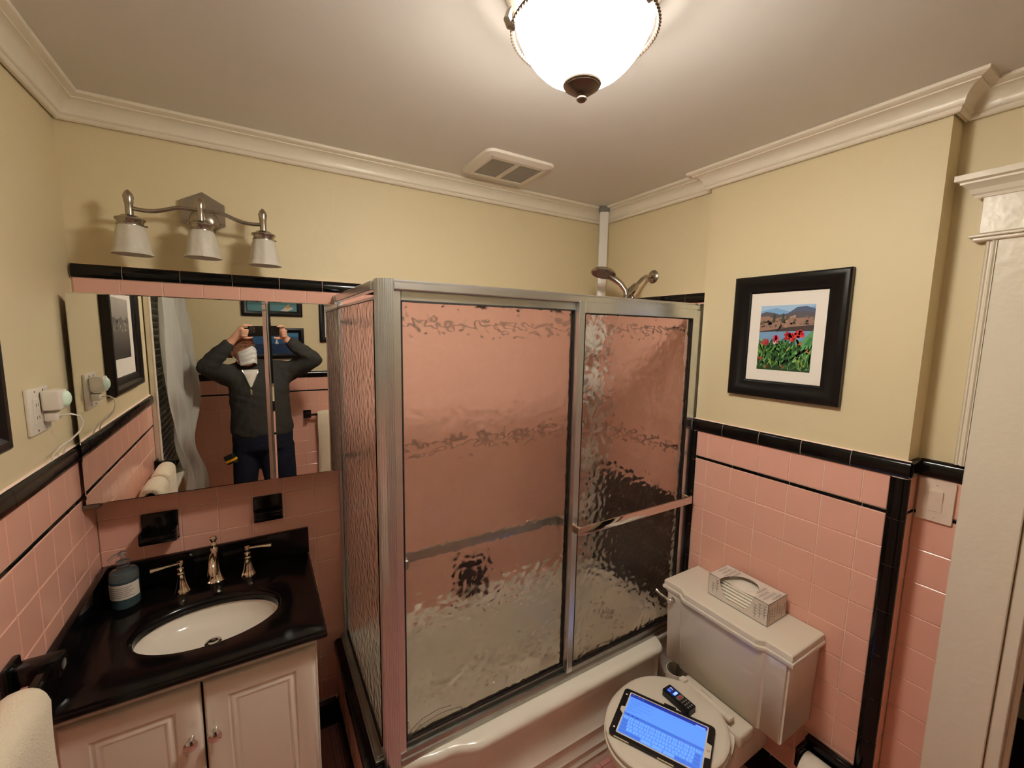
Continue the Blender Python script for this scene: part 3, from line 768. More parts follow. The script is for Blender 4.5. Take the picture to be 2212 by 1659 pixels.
# ---- counter with undermount opening
top = thing('vanity_countertop', 'black stone vanity countertop with back and side splash around oval sink', 'countertop', (0.31, -0.27, 0.81))
SX, SY, SA, SB = 0.319, -0.315, 0.198, 0.136
X0, X1, Y0, Y1, ZT = 0.002, 0.630, -0.548, -0.004, 0.845
angs = sorted([2 * PI * k / 96 for k in range(96)] + [math.atan2(y - SY, x - SX) % (2 * PI) for x in (X0, X1) for y in (Y0, Y1)])
def rimpt(t, ins):
    c, s_ = math.cos(t), math.sin(t); k = 9
    x0, x1, y0, y1 = X0 + 0 * ins, X1 - ins, Y0 + ins, Y1
    if c > 1e-9: k = min(k, (x1 - SX) / c)
    if c < -1e-9: k = min(k, (x0 - SX) / c)
    if s_ > 1e-9: k = min(k, (y1 - SY) / s_)
    if s_ < -1e-9: k = min(k, (y0 - SY) / s_)
    return SX + c * k, SY + s_ * k
b = B()
seq = []
for da, z in ((-.012, ZT - .030), (-.012, ZT - .016), (-.0105, ZT - .011), (-.006, ZT - .0075), (-.0045, ZT - .005), (-.003, ZT - .0015), (.002, ZT)):
    seq.append([(SX + (SA + da) * math.cos(t) , SY + (SB + da) * math.sin(t), z) for t in angs])
for ins, z in ((.010, ZT), (.006, ZT - .001), (.0035, ZT - .005), (.0035, ZT - .008), (.0, ZT - .010), (0.0, ZT - .020), (.004, ZT - .026), (.014, ZT - .031)):
    seq.append([(*rimpt(t, ins), z) for t in angs])
rings = [[b.bm.verts.new(p) for p in s_] for s_ in seq]
N = len(angs)
for A, D in zip(rings, rings[1:] + rings[:1]):
    for k in range(N): b.bm.faces.new((A[k], A[(k + 1) % N], D[(k + 1) % N], D[k]))
obj('slab', b, M['black_gloss'], top, ang=32)
obj('backsplash', B().box(0.022, 0.630, -0.021, -0.0005, ZT, 0.950, 0.003, 2), M['black_gloss'], top)
obj('sidesplash', B().box(0.0005, 0.020, -0.530, -0.0005, ZT, 0.949, 0.003, 2), M['black_gloss'], top)
sink = thing('sink_basin', 'white oval undermount sink basin set into the black counter', 'sink', (SX, SY, 0.68))
b = B(); rings = []
for k_, z in ((1.0, .814), (.985, .806), (.95, .793), (.88, .779), (.76, .766), (.58, .757), (.34, .750), (.115, .7465), (.10, .735)):
    rings.append([b.bm.verts.new((SX + (SA - .006) * k_ * math.cos(2 * PI * k / 64), SY + (SB - .006) * k_ * math.sin(2 * PI * k / 64) + .030 * (1 - k_), z)) for k in range(64)])
for A, D in zip(rings, rings[1:]):
    for k in range(64): b.bm.faces.new((A[k], A[(k + 1) % 64], D[(k + 1) % 64], D[k]))
b.bm.faces.new(rings[-1])
obj('bowl', b, M['sink'], sink, ang=60)
obj('drain', B().lathe([(0.0, .7460), (.012, .7485), (.020, .7495), (.024, .7480), (.024, .742), (0, .742)], (SX, SY + .027, 0), n=28), M['chrome'], sink)
# ---- faucet
fa = thing('faucet', 'polished nickel widespread faucet with two lever handles behind the sink', 'faucet', (0.318, -0.075, ZT))
sp = obj('spout', B().lathe([(.031, 0), (.031, .003), (.027, .008), (.0215, .022), (.0175, .042), (.0155, .065), (.0145, .080), (.0155, .088), (.013, .094), (.012, .118), (.008, .124), (0, .126)], (0.317, -0.068, ZT), n=28), M['polished_nickel'], fa)
obj('spout_arm', B().tube([(0.317, -0.066, ZT + .078), (0.317, -0.088, ZT + .104), (0.317, -0.115, ZT + .112), (0.317, -0.142, ZT + .100), (0.317, -0.156, ZT + .078), (0.317, -0.158, ZT + .064)], [.0125, .0125, .0120, .0125, .0145, .0165], 18), M['polished_nickel'], sp)
obj('finial', B().lathe([(.008, .118), (.0075, .124), (.011, .129), (.0075, .136), (.007, .140), (.0115, .148), (.012, .154), (.008, .161), (0, .163)], (0.317, -0.068, ZT + .006), n=20), M['polished_nickel'], sp)
for x, y, sg in ((0.2215, -0.093, -1), (0.4185, -0.082, 1)):
    h = obj('handle', B().lathe([(.027, 0), (.027, .003), (.023, .009), (.0175, .026), (.0135, .046), (.0115, .060), (.0125, .066), (.0095, .071), (.0105, .078), (.0105, .083), (.006, .087), (.006, .090), (.0095, .095), (.0105, .101), (.008, .107), (0, .110)], (x, y, ZT), n=26), M['polished_nickel'], fa)
    obj('lever', B().tube([(x, y, ZT + .1005), (x + sg * .025, y - .004, ZT + .101), (x + sg * .05, y - .008, ZT + .1005), (x + sg * .078, y - .012, ZT + .099)], [.0042, .0040, .0055, .0085], 12), M['polished_nickel'], h)
# ---- soap bottle
sb = thing('soap_bottle', 'clear pump bottle of blue liquid soap with white label', 'bottle', (0.076, -0.095, ZT))
obj('bottle', B().lathe([(0, .001), (.034, .001), (.037, .006), (.0375, .08), (.0375, .112), (.034, .120), (.018, .126), (.015, .130), (.015, .138), (0, .138)], (0.076, -0.095, ZT), n=32), M['clear_plastic'], sb)
obj('liquid', B().lathe([(0, .004), (.032, .004), (.0345, .008), (.0345, .092), (0, .092)], (0.076, -0.095, ZT), n=32), M['soap_liquid'], sb, label='blue liquid soap')
b = B().grid(lambda u, v: Vector((0.076 + .0384 * math.cos(-PI * .92 + u * PI * .84), -0.095 + .0384 * math.sin(-PI * .92 + u * PI * .84), ZT + .036 + v * .050)), 24, 1)
lab = obj('label', b, M['white_plastic'], sb, ang=80)
b = B()
for r_ in range(6):
    z = ZT + .044 + r_ * .0062
    a0, a1 = -PI * (.86 - .02 * (r_ % 3)), -PI * (.24 + .05 * ((r_ * 2) % 3))
    b.grid(lambda u, v: Vector((0.076 + .0387 * math.cos(a0 + u * (a1 - a0)), -0.095 + .0387 * math.sin(a0 + u * (a1 - a0)), z + v * .0016)), 16, 1)
obj('small_print', b, M['grey_plastic'], lab, ang=80)
b = B().lathe([(0, .138), (.017, .138), (.017, .152), (.009, .156), (.005, .158), (.005, .170), (.011, .172), (.011, .180), (.006, .184), (0, .184)], (0.076, -0.095, ZT), n=20)
b.tube([(0.076, -0.095, ZT + .177), (0.058, -0.112, ZT + .177), (0.048, -0.121, ZT + .170)], [.006, .005, .004], 10)
obj('pump', b, M['clear_plastic'], sb)
# ---- black ceramic holders on the back wall
h1 = thing('soap_dish', 'black ceramic soap dish with protruding ledge, on tile left of the faucet', 'soap dish', (0.162, 0, 1.03))
b = B().box(0.112, 0.214, -0.012, -0.0003, 1.004, 1.110, .004, 2); obj('plate', b, M['black_tile'], h1)
b = B().box(0.110, 0.214, -0.062, -0.011, 1.016, 1.044, .006, 2); b.box(0.110, 0.122, -0.060, -0.011, 1.040, 1.060, .005, 2); b.box(0.202, 0.214, -0.060, -0.011, 1.040, 1.060, .005, 2); obj('ledge', b, M['black_tile'], h1)
h2 = thing('toothbrush_holder', 'smaller black ceramic toothbrush holder on tile right of the faucet', 'holder', (0.492, 0, 1.03))
b = B().box(0.443, 0.542, -0.012, -0.0003, 1.006, 1.110, .004, 2); obj('plate', b, M['black_tile'], h2)
b = B(); b.box(0.446, 0.539, -0.040, -0.011, 1.040, 1.056, .005, 2); b.box(0.446, 0.539, -0.026, -0.011, 1.022, 1.041, .004, 2); obj('ledge', b, M['black_tile'], h2)

# ================================================================== LEFT WALL ITEMS
op = thing('outlet_plate', 'white double gang outlet plate with rocker, on yellow wall left of mirror', 'outlet', (0.003, -0.325, 1.54))
f = FR['left'](-0.005)
obj('plate', B().box(-0.005, 0.004, -0.388, -0.270, 1.483, 1.599, .003, 2), M['white_plastic'], op)
for yc in (-0.352, -0.306):
    obj('outlet_insert', B().box(0.003, 0.0065, yc - .0165, yc + .0165, 1.508, 1.574, .002), M['white_plastic'], op)
    for zc in (1.525, 1.557):
        for dy in (-.006, .006): obj('slot', B().box(0.0064, 0.0068, yc + dy - .001, yc + dy + .001, zc - .004, zc + .004), M['black_plastic'], op, smooth=False)
for yc in (-0.352, -0.306):
    for zc in (1.492, 1.590): obj('screw', B().ell((0.004, yc, zc), (.0015, .003, .003), u=10, v=6), M['nickel'], op)
nl = thing('night_light_charger', 'white plug-in block glowing faint green, upper outlet by the mirror', 'charger', (0.03, -0.30, 1.545))
obj('block', B().box(0.0066, 0.044, -0.336, -0.284, 1.537, 1.590, .006, 3), M['white_plastic'], nl)
b = B().ell((0.044, -0.304, 1.565), (.012, .019, .021)); obj('glow_lens', b, M['green_led'], nl)
cb = thing('phone_cable', 'white charging cable looping from lower outlet down behind black cap', 'cable', (0.03, -0.30, 1.40))
obj('plug', B().box(0.0066, 0.030, -0.325, -0.290, 1.508, 1.532, .004, 2), M['white_plastic'], cb)
obj('wire', B().tube([(0.03, -0.305, 1.520), (0.050, -0.300, 1.522), (0.064, -0.290, 1.514), (0.068, -0.283, 1.495), (0.06, -0.285, 1.470), (0.045, -0.300, 1.452), (0.028, -0.315, 1.438), (0.016, -0.325, 1.420), (0.013, -0.328, 1.404)], .0021, 8), M['white_plastic'], cb)
obj('wire', B().tube([(0.060, -0.284, 1.472), (0.045, -0.270, 1.455), (0.030, -0.255, 1.440), (0.018, -0.25, 1.418), (0.013, -0.252, 1.404)], .0021, 8), M['white_plastic'], cb)

def frame_mesh(f, u0, u1, v0, v1, wd, dep, parent, mt='black_paint'):
    prof = [(0, 0), (0, dep * .75), (.006, dep * .95), (.014, dep), (.022, dep * .97), (wd * .55, dep * .62), (wd - .008, dep * .5), (wd - .004, dep * .42), (wd, dep * .30), (wd, 0)]
    b = B(); rings = []
    for ins, h in prof: rings.append([b.bm.verts.new(f(u, v, h)) for u, v in rect(u0 + ins, u1 - ins, v0 + ins, v1 - ins)])
    for A, D in zip(rings, rings[1:] + rings[:1]):
        for k in range(4): b.bm.faces.new((A[k], A[(k + 1) % 4], D[(k + 1) % 4], D[k]))
    return obj('frame', b, M[mt], parent, ang=30)
# left picture, mostly seen in the mirror
lp = thing('framed_photograph', 'large black framed grey photograph on the yellow left wall', 'picture', (0.0, -0.80, 1.50))
f = FR['left'](-0.0045)
u0, u1, v0, v1 = -1.06, -0.535, 1.487, 2.00
frame_mesh(f, u0, u1, v0, v1, 0.062, 0.030, lp)
b = B().prism(rect(u0 + .05, u1 - .05, v0 + .05, v1 - .05), .002, .008, f); obj('mat_board', b, M['board'], lp, smooth=False)
po = []
a0, a1, c0, c1 = u0 + .125, u1 - .125, v0 + .135, v1 - .125
g = lambda s_: S(int(s_), int(s_ * .97), int(s_ * .92))
H2 = c1 - c0
po.append((0, rect(a0, a1, c0, c1), g(176)))
for k in range(12): po.append((1, rect(a0, a1, c0 + H2 * .60 + k * H2 * .0334, c0 + H2 * .60 + (k + 1) * H2 * .0334), g(150 + 3.2 * k)))
ridge = [(a0, c0 + H2 * .62)] + [(a0 + (a1 - a0) * k / 14, c0 + H2 * (.665 + .03 * math.sin(k * 1.1) + .012 * math.sin(k * 3.7))) for k in range(15)] + [(a1, c0 + H2 * .56), (a0, c0 + H2 * .56)]
po.append((2, ridge, g(112)))
for k in range(40): po.append((1, rect(a0, a1, c0 + k * H2 * .0152, c0 + (k + 1) * H2 * .0152), g(48 + 1.9 * k)))
for k in range(46):
    x = a0 + random.random() * (a1 - a0 - .014); z = c0 + H2 * (.44 + random.random() * .14); s_ = .004 + random.random() * .007
    po.append((3, [(x, z), (x + s_ * .7, z - s_ * .4), (x + s_ * 1.5, z), (x + s_ * 1.3, z + s_ * .7), (x + s_ * .4, z + s_ * .9)], g(random.choice((150, 186, 215, 132)))))
for k in range(18):
    x = a0 + random.random() * (a1 - a0 - .01); z = c0 + H2 * (.56 + random.random() * .07); s_ = .005 + random.random() * .008
    po.append((3, [(x, z), (x + s_, z - s_ * .3), (x + s_ * 1.4, z + s_ * .6), (x + s_ * .5, z + s_)], g(random.choice((84, 98, 120)))))
art('photo_print', po, lambda u, v, h: f(u, v, .0081 + h), M['print'], lp)
# towel bar and towels, left wall
tb = thing('towel_bar', 'black ceramic towel bar on pink left wall beside the vanity', 'towel bar', (0.0, -0.95, 1.01))
for yc in (-0.618, -1.275):
    b = B(); b.box(0.0, 0.014, yc - .036, yc + .030, 0.972, 1.046, .005, 2); b.box(0.012, 0.088, yc - .020, yc + .020, 0.992, 1.036, .006, 2)
    obj('post', b, M['black_tile'], tb)
obj('bar', B().box(0.052, 0.070, -1.262, -0.630, 1.006, 1.024, .003), M['black_tile'], tb)
def drape(x_b, z_b, y0, y1, lf, lb, thick, f, wav=1.0, seed=0):
    """folded towel over a bar at (x_b,z_b); f maps (along, out, up)"""
    path = []
    for k in range(9): path.append((0.021 + .004 * math.sin(k * .7 + seed), -lf + lf * k / 8))
    for k in range(1, 8):
        t = PI * k / 8; path.append((0.021 * math.cos(t), 0.021 * math.sin(t)))
    for k in range(9): path.append((-0.021, -lb * k / 8))
    nu = 14
    b = B()
    def g(i, j, o_):
        u = j / nu; px, pz = path[i]
        d = Vector((px, 0, pz))
        if i == 0: t = Vector((path[1][0] - px, 0, path[1][1] - pz))
        elif i == len(path) - 1: t = Vector((px - path[-2][0], 0, pz - path[-2][1]))
        else: t = Vector((path[i + 1][0] - path[i - 1][0], 0, path[i + 1][1] - path[i - 1][1]))
        t.normalize(); nn = Vector((t.z, 0, -t.x))
        edge = 1 - (abs(2 * u - 1)) ** 8
        hang = max(0, -pz)
        wv = wav * .006 * math.sin(u * 9 + seed + pz * 6) * min(1, hang * 6)
        q = d + nn * o_ * (thick * (.45 + .55 * edge)) + Vector((wv, 0, 0))
        yy = y0 + (y1 - y0) * u + (.004 * math.sin(pz * 14 + seed) * (1 if u > .5 else -1)) * min(1, hang * 5)
        return f(yy, x_b + q.x, z_b + q.z)
    L = len(path)
    top_ = [[b.bm.verts.new(g(i, j, 1)) for j in range(nu + 1)] for i in range(L)]
    bot = [[b.bm.verts.new(g(i, j, -0.15)) for j in range(nu + 1)] for i in range(L)]
    for i in range(L - 1):
        for j in range(nu):
            b.bm.faces.new((top_[i][j], top_[i][j + 1], top_[i + 1][j + 1], top_[i + 1][j])); b.bm.faces.new((bot[i][j], bot[i + 1][j], bot[i + 1][j + 1], bot[i][j + 1]))
    for i in range(L - 1):
        for j in (0, nu): b.bm.faces.new((top_[i][j], top_[i + 1][j], bot[i + 1][j], bot[i][j]))
    for j in range(nu):
        for i in (0, L - 1): b.bm.faces.new((top_[i][j], top_[i][j + 1], bot[i][j + 1], bot[i][j]))
    return b
fl = lambda a, o_, z: Vector((o_, a, z))
tag(obj('hand_towel', drape(0.061, 1.015, -0.93, -0.725, 0.42, 0.36, 0.022, fl, 1, 1), M['towel'], ang=70), 'cream hand towel on the black bar, nearest the vanity', 'towel', 'towels on the left wall bar')
tag(obj('hand_towel', drape(0.061, 1.015, -1.20, -0.965, 0.42, 0.36, 0.020, fl, 1, 4), M['towel'], ang=70), 'cream towel on the black bar nearest the window, seen in mirror', 'towel', 'towels on the left wall bar')

# ================================================================== REAR WALL ITEMS (seen in the mirror)
f = FR['rear'](YR - 0.004)
def sail_pic(u0, u1, v0, v1, label, kind):
    t = thing('framed_picture', label, 'picture', ((u0 + u1) / 2, YR, v0), 'sea pictures on the rear wall')
    frame_mesh(f, u0, u1, v0, v1, 0.042, 0.022, t)
    a0, a1, c0, c1 = u0 + .036, u1 - .036, v0 + .036, v1 - .036
    W_, H_ = a1 - a0, c1 - c0
    po = []
    if kind == 0:
        po.append((0, rect(a0, a1, c0, c1), S(28, 84, 134)))
        po.append((1, rect(a0, a1, c0, c0 + H_ * .48), S(10, 42, 84)))
        po.append((1, rect(a0, a1, c0 + H_ * .80, c1), S(58, 118, 160)))
        for k in range(10): po.append((2, rect(a0 + random.random() * W_ * .8, a0 + random.random() * W_ * .2 + W_ * .7, c0 + k * H_ * .045, c0 + k * H_ * .045 + .003), S(16, 54, 100)))
        bx, bz = a0 + W_ * .42, c0 + H_ * .50
        po.append((3, [(bx - .012, bz), (bx + .001, bz), (bx + .001, bz + .045)], S(225, 225, 220))); po.append((3, [(bx + .003, bz), (bx + .013, bz), (bx + .003, bz + .036)], S(200, 205, 205)))
        po.append((3, [(bx - .014, bz - .002), (bx + .014, bz - .002), (bx + .009, bz - .007), (bx - .010, bz - .007)], S(230, 230, 225)))
        po.append((3, rect(bx + .07, bx + .082, bz - .008, bz - .004), S(220, 220, 215)))
    else:
        po.append((0, rect(a0, a1, c0, c1), S(60, 112, 112)))
        po.append((1, rect(a0, a1, c0, c0 + H_ * .3), S(84, 140, 150)))
        po.append((2, [(a0 + W_ * .55, c0 + .01), (a0 + W_ * .72, c0 + .004), (a0 + W_ * .9, c0 + .03), (a0 + W_ * .75, c0 + .05)], S(214, 206, 190)))
        po.append((3, [(a0 + W_ * .65, c0 + .035), (a0 + W_ * .8, c0 + .03), (a0 + W_ * .78, c0 + .07)], S(190, 150, 90)))
    b = B().prism(rect(a0 - .004, a1 + .004, c0 - .004, c1 + .004), .001, .006, f); obj('backing', b, M['board'], t, smooth=False)
    art('picture_print', po, lambda u, v, h: f(u, v, .0061 + h), M['print'], t)
    return t
sail_pic(0.424, 0.788, 1.512, 1.770, 'black framed dark blue sailing picture behind the person, in mirror', 0)
sail_pic(0.424, 0.784, 1.866, 2.124, 'black framed green sea picture above the sailing picture, in mirror', 1)
t = thing('framed_print', 'dark framed print at the right edge of the mirror reflection', 'picture', (1.06, YR, 1.65))
frame_mesh(f, 0.914, 1.20, 1.650, 2.05, 0.045, 0.022, t)
b = B().prism(rect(0.955, 1.16, 1.69, 2.01), .001, .006, f); obj('picture_print', b, M['print'] if False else M['board'], t, smooth=False)
t2 = thing('towel_bar', 'black ceramic towel bar on pink rear wall, seen in mirror', 'towel bar', (1.05, YR, 1.0))
for xc in (0.79, 1.36):
    b = B(); b.box(xc - .032, xc + .032, YR, YR + .014, 0.985, 1.055, .005, 2); b.box(xc - .018, xc + .018, YR + .012, YR + .085, 1.000, 1.040, .006, 2); obj('post', b, M['black_tile'], t2)
obj('bar', B().box(0.80, 1.35, YR + .055, YR + .073, 1.011, 1.029, .003), M['black_tile'], t2)
fr_ = lambda a, o_, z: Vector((a, YR + o_, z))
tag(obj('bath_towel', drape(0.064, 1.020, 0.865, 1.28, 0.56, 0.5, 0.014, fr_, 1.6, 2), M['towel'], ang=70), 'long cream bath towel hanging on the rear wall, seen in mirror', 'towel')

# ================================================================== TUB END WALL (low pink wall with black cap)
tw = struct(obj('wall_tub_end', B().box(0.7275, 0.792, -0.684, 0.0, 0, 0.398), M['grout'], smooth=False))
ys_ = course(-0.684, 0.0, 0.0, P)
field(tw, 'right', 0.722, ys_, [0.137, 0.2405, 0.352])
for a, b_ in zip(ys_, ys_[1:]): tile(tw, 'right', 0.722, a, b_, 0.0, 0.137, 'black_tile', 'base_tile', 1)
for a, b_ in zip(course(-0.684, 0, 0, CP), course(-0.684, 0, 0, CP)[1:]):
    b = B(); q = [(.718, .352), (.7145, .357), (.7140, .388), (.717, .399), (.723, .404), (.730, .406), (.790, .406), (.790, .398), (.7275, .398), (.7275, .352)]
    b.prism(q, a + .0007, b_ - .0007, lambda u, v, h: Vector((u, h, v))); obj('cap_tile', b, M['black_tile'], tw, ang=50)
b = B().box(0.728, 0.790, -0.690, -0.684, 0, 0.398); obj('end_face', b, M['pink'], tw, smooth=False)

# ================================================================== BATHTUB
tubt = thing('bathtub', 'white enamel bathtub with ribbed apron behind sliding glass doors', 'bathtub', (1.48, -0.36, 0))
TX0, TX1 = 0.794, WS - 0.0005
ZR = 0.405
def yfront(x):
    # outer rim line in plan: narrow ledge at the near end that swells out to full width
    def sst(a, b_, t):
        t = min(1, max(0, (t - a) / (b_ - a))); return t * t * (3 - 2 * t)
    return -0.684 - 0.026 * sst(0.80, 0.95, x) - 0.034 * sst(0.955, 1.07, x) + 0.058 * sst(1.955, 1.985, x)
NX = 110
b = B(); cols = []
for i in range(NX + 1):
    x = TX0 + (TX1 - TX0) * i / NX
    yf = yfront(x); yb = yf + 0.0 
    ya = max(yf + 0.014, -0.735) if x < 1.95 else yf + 0.008
    # interior section
    u = (x - TX0) / (TX1 - TX0)
    en = min(1, max(0, (x - (TX0 + .055)) / .10)) * min(1, max(0, (TX1 - .055 - x) / .22)); en = en * en * (3 - 2 * en)
    zb = ZR - (ZR - 0.10) * en
    mid = -0.340
    hw = 0.275
    sec = [(ya - .0, 0.0), (ya, 0.030), (ya + .004, 0.045), (ya - .004, 0.055), (ya + .003, 0.068), (ya + .005, 0.090), (ya - .003, 0.099), (ya + .004, 0.112), (ya + .006, 0.160), (ya - .002, 0.172), (ya + .006, 0.184), (ya + .012, 0.24), (ya + .010, 0.335), (yf + .004, 0.365), (yf - .003, 0.380), (yf - .001, 0.394), (yf + .008, 0.402), (yf + .022, ZR)]
    ins = [(mid - hw, ZR), (mid - hw + .012, ZR - (ZR - zb) * .06), (mid - hw + .03, ZR - (ZR - zb) * .35), (mid - hw + .05, ZR - (ZR - zb) * .75), (mid - hw + .09, ZR - (ZR - zb) * .96), (mid - .1, zb), (mid, zb - .004 * en), (mid + .1, zb), (mid + hw - .09, ZR - (ZR - zb) * .96), (mid + hw - .05, ZR - (ZR - zb) * .75), (mid + hw - .03, ZR - (ZR - zb) * .35), (mid + hw - .012, ZR - (ZR - zb) * .06), (mid + hw, ZR)]
    bk = [(-0.012, ZR), (-0.002, ZR + .01), (-0.002, 0.0)]
    cols.append([b.bm.verts.new((x, y, z)) for y, z in sec + ins + bk])
for A, D in zip(cols, cols[1:]):
    for k in range(len(A)): b.bm.faces.new((A[k], A[(k + 1) % len(A)], D[(k + 1) % len(A)], D[k]))
b.bm.faces.new(cols[0]); b.bm.faces.new(list(reversed(cols[-1])))
obj('shell', b, M['tub'], tubt, ang=48)
obj('overflow_plate', B().lathe([(0, .012), (.020, .012), (.034, .008), (.038, 0), (0, 0)], (2.005, -0.340, 0.285), axis=(-1, 0, .45), n=24), M['chrome'], tubt)
obj('drain', B().lathe([(0, .004), (.024, .004), (.027, 0), (0, 0)], (1.90, -0.340, 0.102), n=20), M['chrome'], tubt)
# ---- black ceramic grab dish on the back wall over the tub
gd = thing('soap_dish', 'black ceramic soap dish on pink tile, seen through the shower glass', 'soap dish', (1.374, 0, 0.48))
b = B().box(1.300, 1.450, -0.012, -0.0003, 0.455, 0.605, .005, 2); obj('plate', b, M['black_tile'], gd)
b = B().box(1.306, 1.444, -0.075, -0.011, 0.470, 0.500, .008, 2); b.tube([(1.312, -0.01, 0.575), (1.312, -0.06, 0.565), (1.438, -0.06, 0.565), (1.438, -0.01, 0.575)], .009, 10); obj('tray', b, M['black_tile'], gd)

# ================================================================== SHOWER ENCLOSURE
en = thing('shower_enclosure', 'aluminium framed shower enclosure with pebbled glass panels on the tub', 'shower enclosure', (1.45, -0.66, ZR))
Z0, Z1 = 0.406, 1.898
# fluted corner post
b = B(); pts = []
x0, x1, y0, y1 = 0.770, 0.812, -0.684, -0.636
base = [(x0, y1), (x0, y0 + .016), (x0 + .016, y0), (x1, y0), (x1, y1)]
def flute(a, c_, n_):
    out = []
    a, c_ = Vector(a), Vector(c_); d = c_ - a; nn = Vector((d.y, -d.x)).normalized()
    for k in range(n_):
        t = k / n_; out += [a + d * (t + .12 / n_), a + d * (t + .3 / n_) - nn * -.0016, a + d * (t + .7 / n_) - nn * -.0016, a + d * (t + .88 / n_)]
    return out
pl = [Vector(base[0])] + flute(base[0], base[1], 3) + flute(base[1], base[2], 3) + flute(base[2], base[3], 5) + [Vector(base[3]), Vector(base[4])]
b.prism([(p.x, p.y) for p in pl], Z0, Z1, lambda u, v, h: Vector((u, v, h)))
obj('corner_post', b, M['alu'], en, ang=15)
b = B().box(0.812, 0.832, -0.678, -0.640, Z0 + .02, 1.868, .001); obj('jamb', b, M['alu'], en)
b = B().box(2.106, 2.1365, -0.688, -0.640, Z0 + .02, 1.868, .001); b.box(2.136, 2.1800, -0.683, -0.640, Z0 + .02, 1.868); obj('jamb', b, M['alu'], en)
# header over the doors
b = B(); b.prism([(-.684, 1.8690), (-.686, 1.872), (-.686, 1.889), (-.680, 1.894), (-.676, 1.8945), (-.676, 1.898), (-.650, 1.898), (-.648, 1.894), (-.640, 1.892), (-.638, 1.8690), (-.644, 1.8690), (-.644, 1.878), (-.680, 1.878), (-.680, 1.8690)], 0.8125, 2.1375, lambda u, v, h: Vector((h, u, v))); b.box(2.137, 2.180, -0.682, -0.640, 1.869, 1.897)
obj('header', b, M['alu'], en, ang=15)
# bottom track
b = B(); b.prism([(-.688, 0.4065), (-.688, 0.421), (-.684, 0.425), (-.6805, 0.4385), (-.676, 0.4385), (-.6745, 0.422), (-.664, 0.420), (-.6625, 0.432), (-.659, 0.432), (-.6575, 0.420), (-.645, 0.420), (-.643, 0.440), (-.638, 0.440), (-.638, 0.4065)], 0.8125, 2.137, lambda u, v, h: Vector((h, u, v)))
obj('bottom_track', b, M['alu_dark'], en, ang=15)
# end panel
ep = glass_obj('end_panel', glass_pane(0.768, 0.774, -0.628, -0.030, 0.446, 1.845, (-1, 0, 0)), en, 'fixed pebbled glass end panel', 'pebble_fine')
b = B(); b.box(0.760, 0.784, -0.636, -0.002, 1.868, 1.894, .002); b.box(0.764, 0.779, -0.636, -0.002, 1.842, 1.850, .0005)
obj('end_header', b, M['alu'], en)
b = B(); b.box(0.7425, 0.784, -0.650, -0.002, 0.4065, 0.420, .002); b.box(0.748, 0.784, -0.640, -0.002, 0.420, 0.427, .001); b.box(0.764, 0.780, -0.636, -0.002, 0.424, 0.448, .003)
obj('end_track', b, M['alu_dark'], en)
b = B(); b.box(0.7555, 0.786, -0.030, -0.0015, 0.4065, 1.894, .002); obj('wall_jamb', b, M['alu'], en)
b = B(); b.box(0.766, 0.7668, -0.636, -0.028, 1.8405, 1.8425); b.box(0.7635, 0.778, -0.6345, -0.0295, 0.4475, 0.4505); b.box(0.7655, 0.7668, -0.034, -0.030, 0.45, 1.842); obj('gasket', b, M['gasket'], en, smooth=False)
def sliding(x0, x1, z0, z1, yc, st_l, st_r, rt, rb, bar_side, label):
    d = obj('sliding_door', B(), M['alu'], en) if False else link('sliding_door', None, en, ((x0 + x1) / 2, yc, z0))
    d['label'] = label
    t = .011
    obj('stile', B().box(x0, x0 + st_l, yc - t, yc + t, z0, z1, .0015), M['alu'], d)
    obj('stile', B().box(x1 - st_r, x1, yc - t, yc + t, z0, z1, .0015), M['alu'], d)
    obj('rail', B().box(x0 + st_l, x1 - st_r, yc - t, yc + t, z1 - rt, z1, .0015), M['alu'], d)
    obj('rail', B().box(x0 + st_l, x1 - st_r, yc - t, yc + t, z0, z0 + rb, .0015), M['alu_dark'], d)
    glass_obj('glass', glass_pane(x0 + st_l - .001, x1 - st_r + .001, yc - .0025, yc + .0025, z0 + rb - .001, z1 - rt + .001, (0, -1, 0)), d, 'pebbled obscure glass')
    b = B(); g_ = .0030; xa, xb, za, zb = x0 + st_l, x1 - st_r, z0 + rb, z1 - rt
    for s_ in (-1, 1):
        ya, yb2 = sorted((yc + s_ * .0028, yc + s_ * .0112))
        b.box(xa - .0002, xa + g_, ya, yb2, za, zb); b.box(xb - g_, xb + .0002, ya, yb2, za, zb); b.box(xa, xb, ya, yb2, za - .0002, za + g_); b.box(xa, xb, ya, yb2, zb - g_, zb + .0002)
    obj('gasket', b, M['gasket'], d, smooth=False)
    zb_ = 1.040
    yo = yc + bar_side * .052
    b = B()
    xa, xb = x0 + .010, x1 - .012
    ya, yb2 = sorted((yo - .004, yo + .004))
    b.box(xa - .006, xb + .006, ya, yb2, zb_ - .017, zb_ + .017, .003, 2)
    for xx in (xa, xb):
        ya, yb2 = sorted((yc + bar_side * .010, yo)); b.box(xx - .012, xx + .012, ya, yb2, zb_ - .0165, zb_ + .0165, .003)
    obj('towel_bar', b, M['chrome'] if bar_side < 0 else M['alu_dark'], d, label='flat metal towel bar across the door')
    return d
sliding(0.833, 1.482, 0.432, 1.872, -0.654, 0.004, 0.020, 0.030, 0.024, +1, 'inner sliding glass door, left half of the opening')
sliding(1.462, 2.108, 0.440, 1.872, -0.6790, 0.026, 0.022, 0.040, 0.020, -1, 'outer sliding glass door, right half of the opening')

